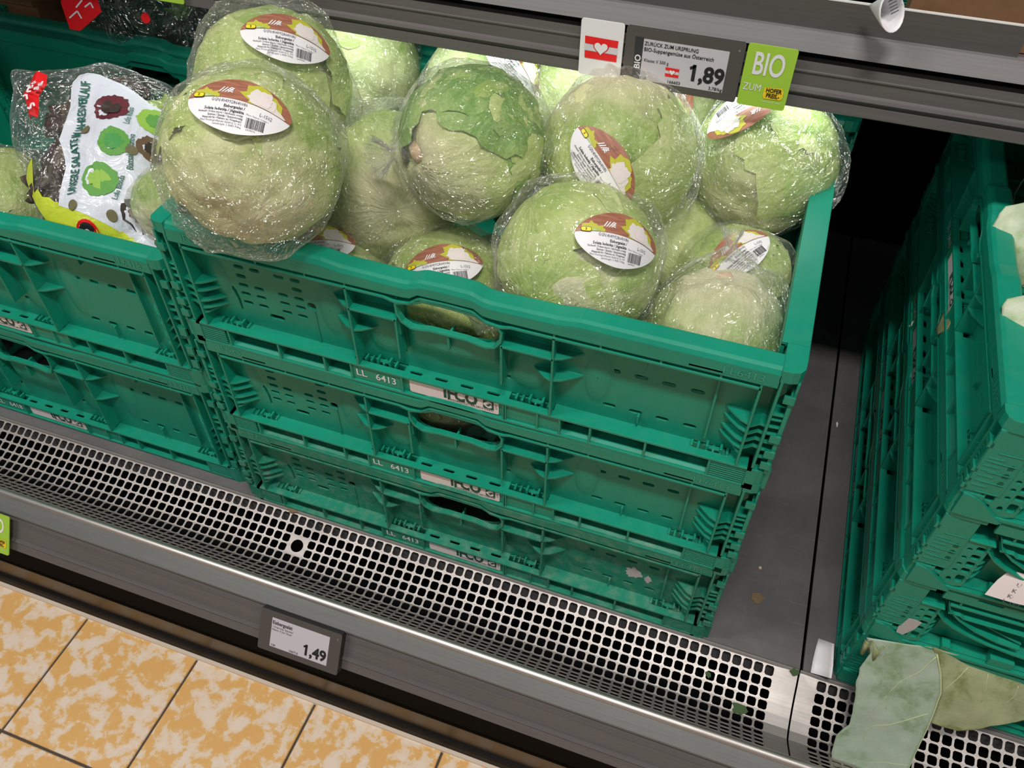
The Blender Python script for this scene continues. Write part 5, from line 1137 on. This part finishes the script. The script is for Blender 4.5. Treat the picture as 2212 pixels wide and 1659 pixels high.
# ------------------------------------------------------------------ right stack: leaves and papers
def leaf_sheet(name, rows_px, P, N, mat, veins, bump_amp, parent, seed, M=22, rs=4):
    k = MB(); g = []
    dense = []
    for (a, b), (c, d) in zip(rows_px, rows_px[1:]):
        for s_ in range(rs): t = s_ / rs; dense.append(((a[0] + (c[0] - a[0]) * t, a[1] + (c[1] - a[1]) * t), (b[0] + (d[0] - b[0]) * t, b[1] + (d[1] - b[1]) * t)))
    dense.append(rows_px[-1])
    def H(p): return bump_amp * (noise.noise(p * 22 + Vector((seed, 0, 0))) + 0.4 * noise.noise(p * 60 + Vector((0, seed, 0))))
    for (a, b) in dense:
        row = []
        for j in range(M + 1):
            t = j / M; wob = 0.9 * noise.noise(Vector((a[1] * 0.06, seed, 0))) * (2.5 if j in (0, M) else 0); p = pxp(a[0] + (b[0] - a[0]) * t + wob, a[1] + (b[1] - a[1]) * t, P, N)
            row.append(tuple(p + N * H(p)))
        g.append(row)
    k.loft(g, mat, False, False); o = k.build(name, None, True); o.parent = parent; o.location = -parent.location
    md = o.modifiers.new('t', 'SOLIDIFY'); md.thickness = 0.0009; md.offset = -1
    for vn, r in veins:
        kk = MB(); pts = []
        for (a, b) in zip(vn, vn[1:]):
            for s_ in range(4): pts.append((a[0] + (b[0] - a[0]) * s_ / 4, a[1] + (b[1] - a[1]) * s_ / 4))
        pts.append(vn[-1]); P3 = [pxp(u, v, P, N) for u, v in pts]; P3 = [p + N * (H(p) + 0.0002) for p in P3]; n = len(P3)
        kk.tube(P3, [0.62 * r * (1 - 0.7 * i / (n - 1)) for i in range(n)], 'leaf_vein' if mat != 'leaf_pale' else 'leaf_rib_white', 6); v_ = kk.build('leaf_vein', None, True); v_.parent = o
    return o
LN = Vector((0, -1, 0.62)).normalized(); LP = Vector((0.80, -0.004, 0.1005))
c2 = lambda x, y: (1800 + x * 412 / 1223, 1100 + y * 559 / 1659)
lt = thing('cabbage_leaf', 'large grey-green leaf with pale veins drooping out of the lowest right crate over the grille', 'leaf', tuple(LP))
rowsA = [((1872, 1378), (2024, 1400)), ((1876, 1395), (2026, 1418)), ((1880, 1412), (2030, 1440)), ((1858, 1444), (2033, 1460)), ((1850, 1470), (2034, 1480)), ((1847, 1504), (2030, 1508)), ((1841, 1538), (2020, 1540)), ((1834, 1566), (2006, 1572)), ((1806, 1588), (1996, 1592)), ((1797, 1625), (1980, 1625)), ((1795, 1659), (1964, 1658)), ((1798, 1700), (1945, 1700)), ((1820, 1750), (1925, 1750))]
vA = [([c2(665, 930), c2(690, 1060), c2(690, 1180), c2(650, 1300), c2(610, 1400), c2(550, 1520), c2(490, 1640), (1940, 1705)], 0.0016), ([c2(660, 945), c2(560, 1040), c2(430, 1105), c2(360, 1170), c2(335, 1280)], 0.0009), ([c2(612, 1312), c2(480, 1345), c2(350, 1380), c2(260, 1390), c2(205, 1425), c2(195, 1480)], 0.0009), ([c2(485, 1638), c2(330, 1620), c2(180, 1628)], 0.0007), ([c2(345, 1190), c2(250, 1290)], 0.0004), ([c2(430, 1105), c2(470, 1190)], 0.0004)]
leaf_sheet('leaf_blade', rowsA, LP, LN, 'leaf_grey', vA, 0.0035, lt, 1.0)
lt2 = thing('cabbage_leaf', 'olive-tinted leaf half hidden under the larger leaf at the lower right edge', 'leaf', (0.84, -0.004, 0.1005))
LP2 = Vector((0.84, -0.0015, 0.1005)); LN2 = Vector((0.1, -1, 0.55)).normalized()
rowsB = [((2015, 1398), (2330, 1500)), ((2025, 1425), (2325, 1512)), ((2031, 1460), (2318, 1522)), ((2030, 1500), (2300, 1535)), ((2018, 1538), (2260, 1545)), ((2010, 1560), (2200, 1560)), ((2040, 1572), (2140, 1568)), ((2070, 1581), (2110, 1578))]
vB = [([c2(870, 1020), c2(790, 1090), c2(700, 1160)], 0.0010), ([c2(995, 1060), c2(975, 1150), c2(950, 1235)], 0.0008), ([c2(1185, 1130), c2(1160, 1190), c2(1085, 1250)], 0.0007)]
leaf_sheet('leaf_blade', rowsB, LP2, LN2, 'leaf_olive', vB, 0.003, lt2, 4.0)
# curled stalk tip at the crate corner
k = MB(); c3 = lambda x, y: (1600 + x * 400 / 2148, 1350 + y * 309 / 1659); pl = []
for i in range(15):
    t = i / 14; u, v = c3(1440 + 230 * t, 165 + 140 * t); p = px(u, v, 1, -0.006); pl.append([tuple(p + Vector((0, -0.004 * math.sin(t * 11), 0.003 * math.sin(t * 9)))), tuple(p + Vector((0.0015, -0.002 - 0.004 * math.sin(t * 11 + 0.6), -0.020)))])
k.loft(pl, 'leaf_olive', False, False); o = k.build('leaf_curl', None, True); o.parent = lt; o.location = -lt.location; o.modifiers.new('t', 'SOLIDIFY').thickness = 0.001
# pale cabbages in the top right crate
def cabbage(label, c, r, seed, rows_px, P, N, veins):
    t = thing('cabbage', label, 'cabbage', c); clump('cabbage_head', (0, 0, 0), r, 'leaf_pale', seed, (1, 1, 0.9), t, 0.08)
    if rows_px: leaf_sheet('outer_leaf', rows_px, P, N, 'leaf_pale', veins, 0.006, t, seed, 20, 4)
    return t
N1 = Vector((-0.55, -0.75, 0.55)).normalized(); Pq = px(2180, 520, 0, 0.765)
rowsC = [((2172, 446), (2262, 428)), ((2160, 462), (2275, 440)), ((2150, 485), (2285, 470)), ((2128, 522), (2290, 520)), ((2140, 548), (2290, 560)), ((2136, 575), (2285, 610)), ((2150, 592), (2280, 640)), ((2185, 600), (2270, 655)), ((2212, 622), (2255, 660))]
vC = [([(2250, 620), (2215, 545), (2190, 490), (2180, 455)], 0.0013), ([(2235, 590), (2190, 560), (2150, 572)], 0.0006), ([(2218, 550), (2180, 520), (2140, 530)], 0.0006), ([(2205, 520), (2178, 490), (2158, 492)], 0.0006), ([(2250, 560), (2212, 500), (2196, 462)], 0.0006)]
cabbage('pale cabbage with a white-veined outer leaf hanging over the top right crate rim', (0.845, 0.20, 3 * PR + 0.092), 0.075, 3, rowsC, Pq, N1, vC)
Pq2 = px(2200, 690, 0, 0.760)
rowsD = [((2175, 646), (2290, 620)), ((2166, 662), (2295, 640)), ((2164, 690), (2300, 690)), ((2172, 715), (2300, 740)), ((2186, 735), (2295, 775)), ((2204, 752), (2280, 790))]
cabbage('greyer cabbage leaf head at the right edge, in front of the white-veined one', (0.85, 0.085, 3 * PR + 0.085), 0.07, 8, rowsD, Pq2, N1, [([(2285, 700), (2230, 680), (2180, 670)], 0.0008)])
cabbage('shaded cabbage behind the white-veined one in the top right crate', (0.855, 0.35, 3 * PR + 0.088), 0.075, 12, None, None, None, None)
k = MB(); k.tube([px(2230, 365, 0, 0.80), px(2208, 392, 0, 0.795), px(2192, 420, 0, 0.79), px(2189, 450, 0, 0.785), px(2190, 470, 0, 0.78)], 0.0007, 'leaf_rib_white', 5); o = k.build('root_strand', None, True); tag(o, 'thin pale root strand rising above the white-veined leaf', 'root')
# paper note in the grip of the third crate
nt = thing('paper_note', 'white paper note with printed lines tucked into the short side of a right-hand crate', 'paper note', (0.85, -0.004, 0.24))
k = MB(); F0 = Vector((0.752, 0.002, 2 * PR)); np_ = []
NPn = Vector((0.0, -1, 0.35)).normalized(); NP0 = Vector((0.82, -0.004, 2 * PR + 0.012))
rowsN = [((2186, 1233), (2330, 1252)), ((2172, 1239), (2325, 1262)), ((2155, 1252), (2318, 1285)), ((2141, 1267), (2312, 1305)), ((2127, 1284), (2306, 1322))]
g = []
for i, (a, b) in enumerate(rowsN): g.append([tuple(pxp(a[0] + (b[0] - a[0]) * j / 10, a[1] + (b[1] - a[1]) * j / 10, NP0, NPn) + NPn * 0.004 * math.sin(j / 10 * PI)) for j in range(11)])
k.loft(g, 'sticker_paper', False, False); o = k.build('sheet', None, True); o.parent = nt; o.location = -nt.location
k = MB(); EXn = Vector((1, 0, 0)); EYn = NPn.cross(EXn).normalized()
for s_, u, v, sz in (('Ursprung', 2196, 1264, 0.0058), ('Klasse', 2186, 1276, 0.0058), ('Kaliber', 2176, 1287, 0.0058), ('L: 14-0', 2166, 1297, 0.0052)):
    p = pxp(u, v, NP0 + NPn * 0.0032, NPn); put_text(k, s_, sz, lambda a, b: tuple(p + EXn * a + EYn * b), 'ink_grey', 0.0, 'LEFT', res=1)
o = k.build('note_print', None); o.parent = nt; o.location = -nt.location
# produce peeping out between the right-hand crates
fp = px(1966, 712, 0, 0.748); ft_ = thing('cauliflower_floret', 'small white floret peeping out of a right-hand crate beside its white sticker', 'vegetable', tuple(fp))
for i, (dy, dz, r) in enumerate(((0.0, 0.006, 0.0085), (0.012, -0.001, 0.008), (-0.008, -0.006, 0.007))): clump('floret', (0.004, dy, dz), r, 'leaf_rib_white', 60 + i, (1, 1, 1), ft_, 0.25)
Pl = px(2042, 690, 0, 0.747); bl = thing('cabbage_leaf', 'small brownish leaf tip poking out below the upper white sticker of the right stack', 'leaf', tuple(Pl))
leaf_sheet('leaf_blade', [((2046, 668), (2064, 650)), ((2034, 690), (2062, 678)), ((2024, 712), (2058, 700)), ((2026, 724), (2046, 716))], Pl, Vector((-1, 0, 0.15)).normalized(), 'leaf_olive', [], 0.002, bl, 7.0, 8, 3)
# white slip leaning on the right stack
k = MB(); pts = [((1768, 1379), (1802, 1391)), ((1762, 1400), (1801, 1412)), ((1756, 1425), (1800, 1438)), ((1751, 1453), (1796, 1466))]
g = [[tuple(px(a[0] + (b[0] - a[0]) * j / 6, a[1] + (b[1] - a[1]) * j / 6, 2, 0.003 + 0.016 * (j / 6) ** 2)) for j in range(7)] for a, b in pts]
k.loft(g, 'paper_white', False, False); o = k.build('paper_slip', None, True); o.modifiers.new('t', 'SOLIDIFY').thickness = 0.0003; tag(o, 'plain white paper slip curling up against the foot of the right stack', 'paper slip')
# small litter
def scrap(label, cat, u, v, z, r, m, seed, sx=1.0):
    p = px(u, v, 2, z); o = blob('scrap', label, cat, p, VX, Vector((0, 1, 0)), r, m, seed, sx, 0.0008, 14); o.name = cat.replace(' ', '_'); return o
scrap('jagged green leaf bit lying on the grille nearest the drooping leaf', 'leaf scrap', 1598, 1532, -0.0205, 0.0085, 'leaf_scrap', 3, 1.2)
scrap('tiny green leaf bit on the upper grille holes', 'leaf scrap', 1530, 1457, -0.0115, 0.005, 'leaf_scrap', 5, 0.8)
scrap('tiny green crumb at the joint between the two grilles', 'leaf scrap', 1717, 1452, 0.0015, 0.005, 'leaf_scrap', 9, 1.2)
flat('stain_tan', (0.20, 0.135, 0.075), 0.6); flat('crumb_pale', (0.62, 0.52, 0.36), 0.6)
scrap('tan dried spot on the black deck', 'stain', 1636, 1292, 0.0003, 0.0085, 'stain_tan', 7)
scrap('pale crumb on the black deck above the tan spot', 'crumb', 1642, 1227, 0.0006, 0.0025, 'crumb_pale', 8)
scrap('white sliver caught in the seam between the deck panels', 'crumb', 1808, 917, 0.0006, 0.006, 'paper_white', 11, 0.3)
scrap('grey torn paper remnant far back on the black deck', 'scrap', 1800, 712, 0.0006, 0.014, 'tag_bezel', 13, 1.2)
scrap('brown onion skin flake beside the lowest central crate', 'skin flake', 632, 1101, 0.001, 0.006, 'stain_tan', 15, 1.8)
for ob in S.objects:
    if ob.type == 'MESH' and ob.name.startswith('torn_sticker'): pass
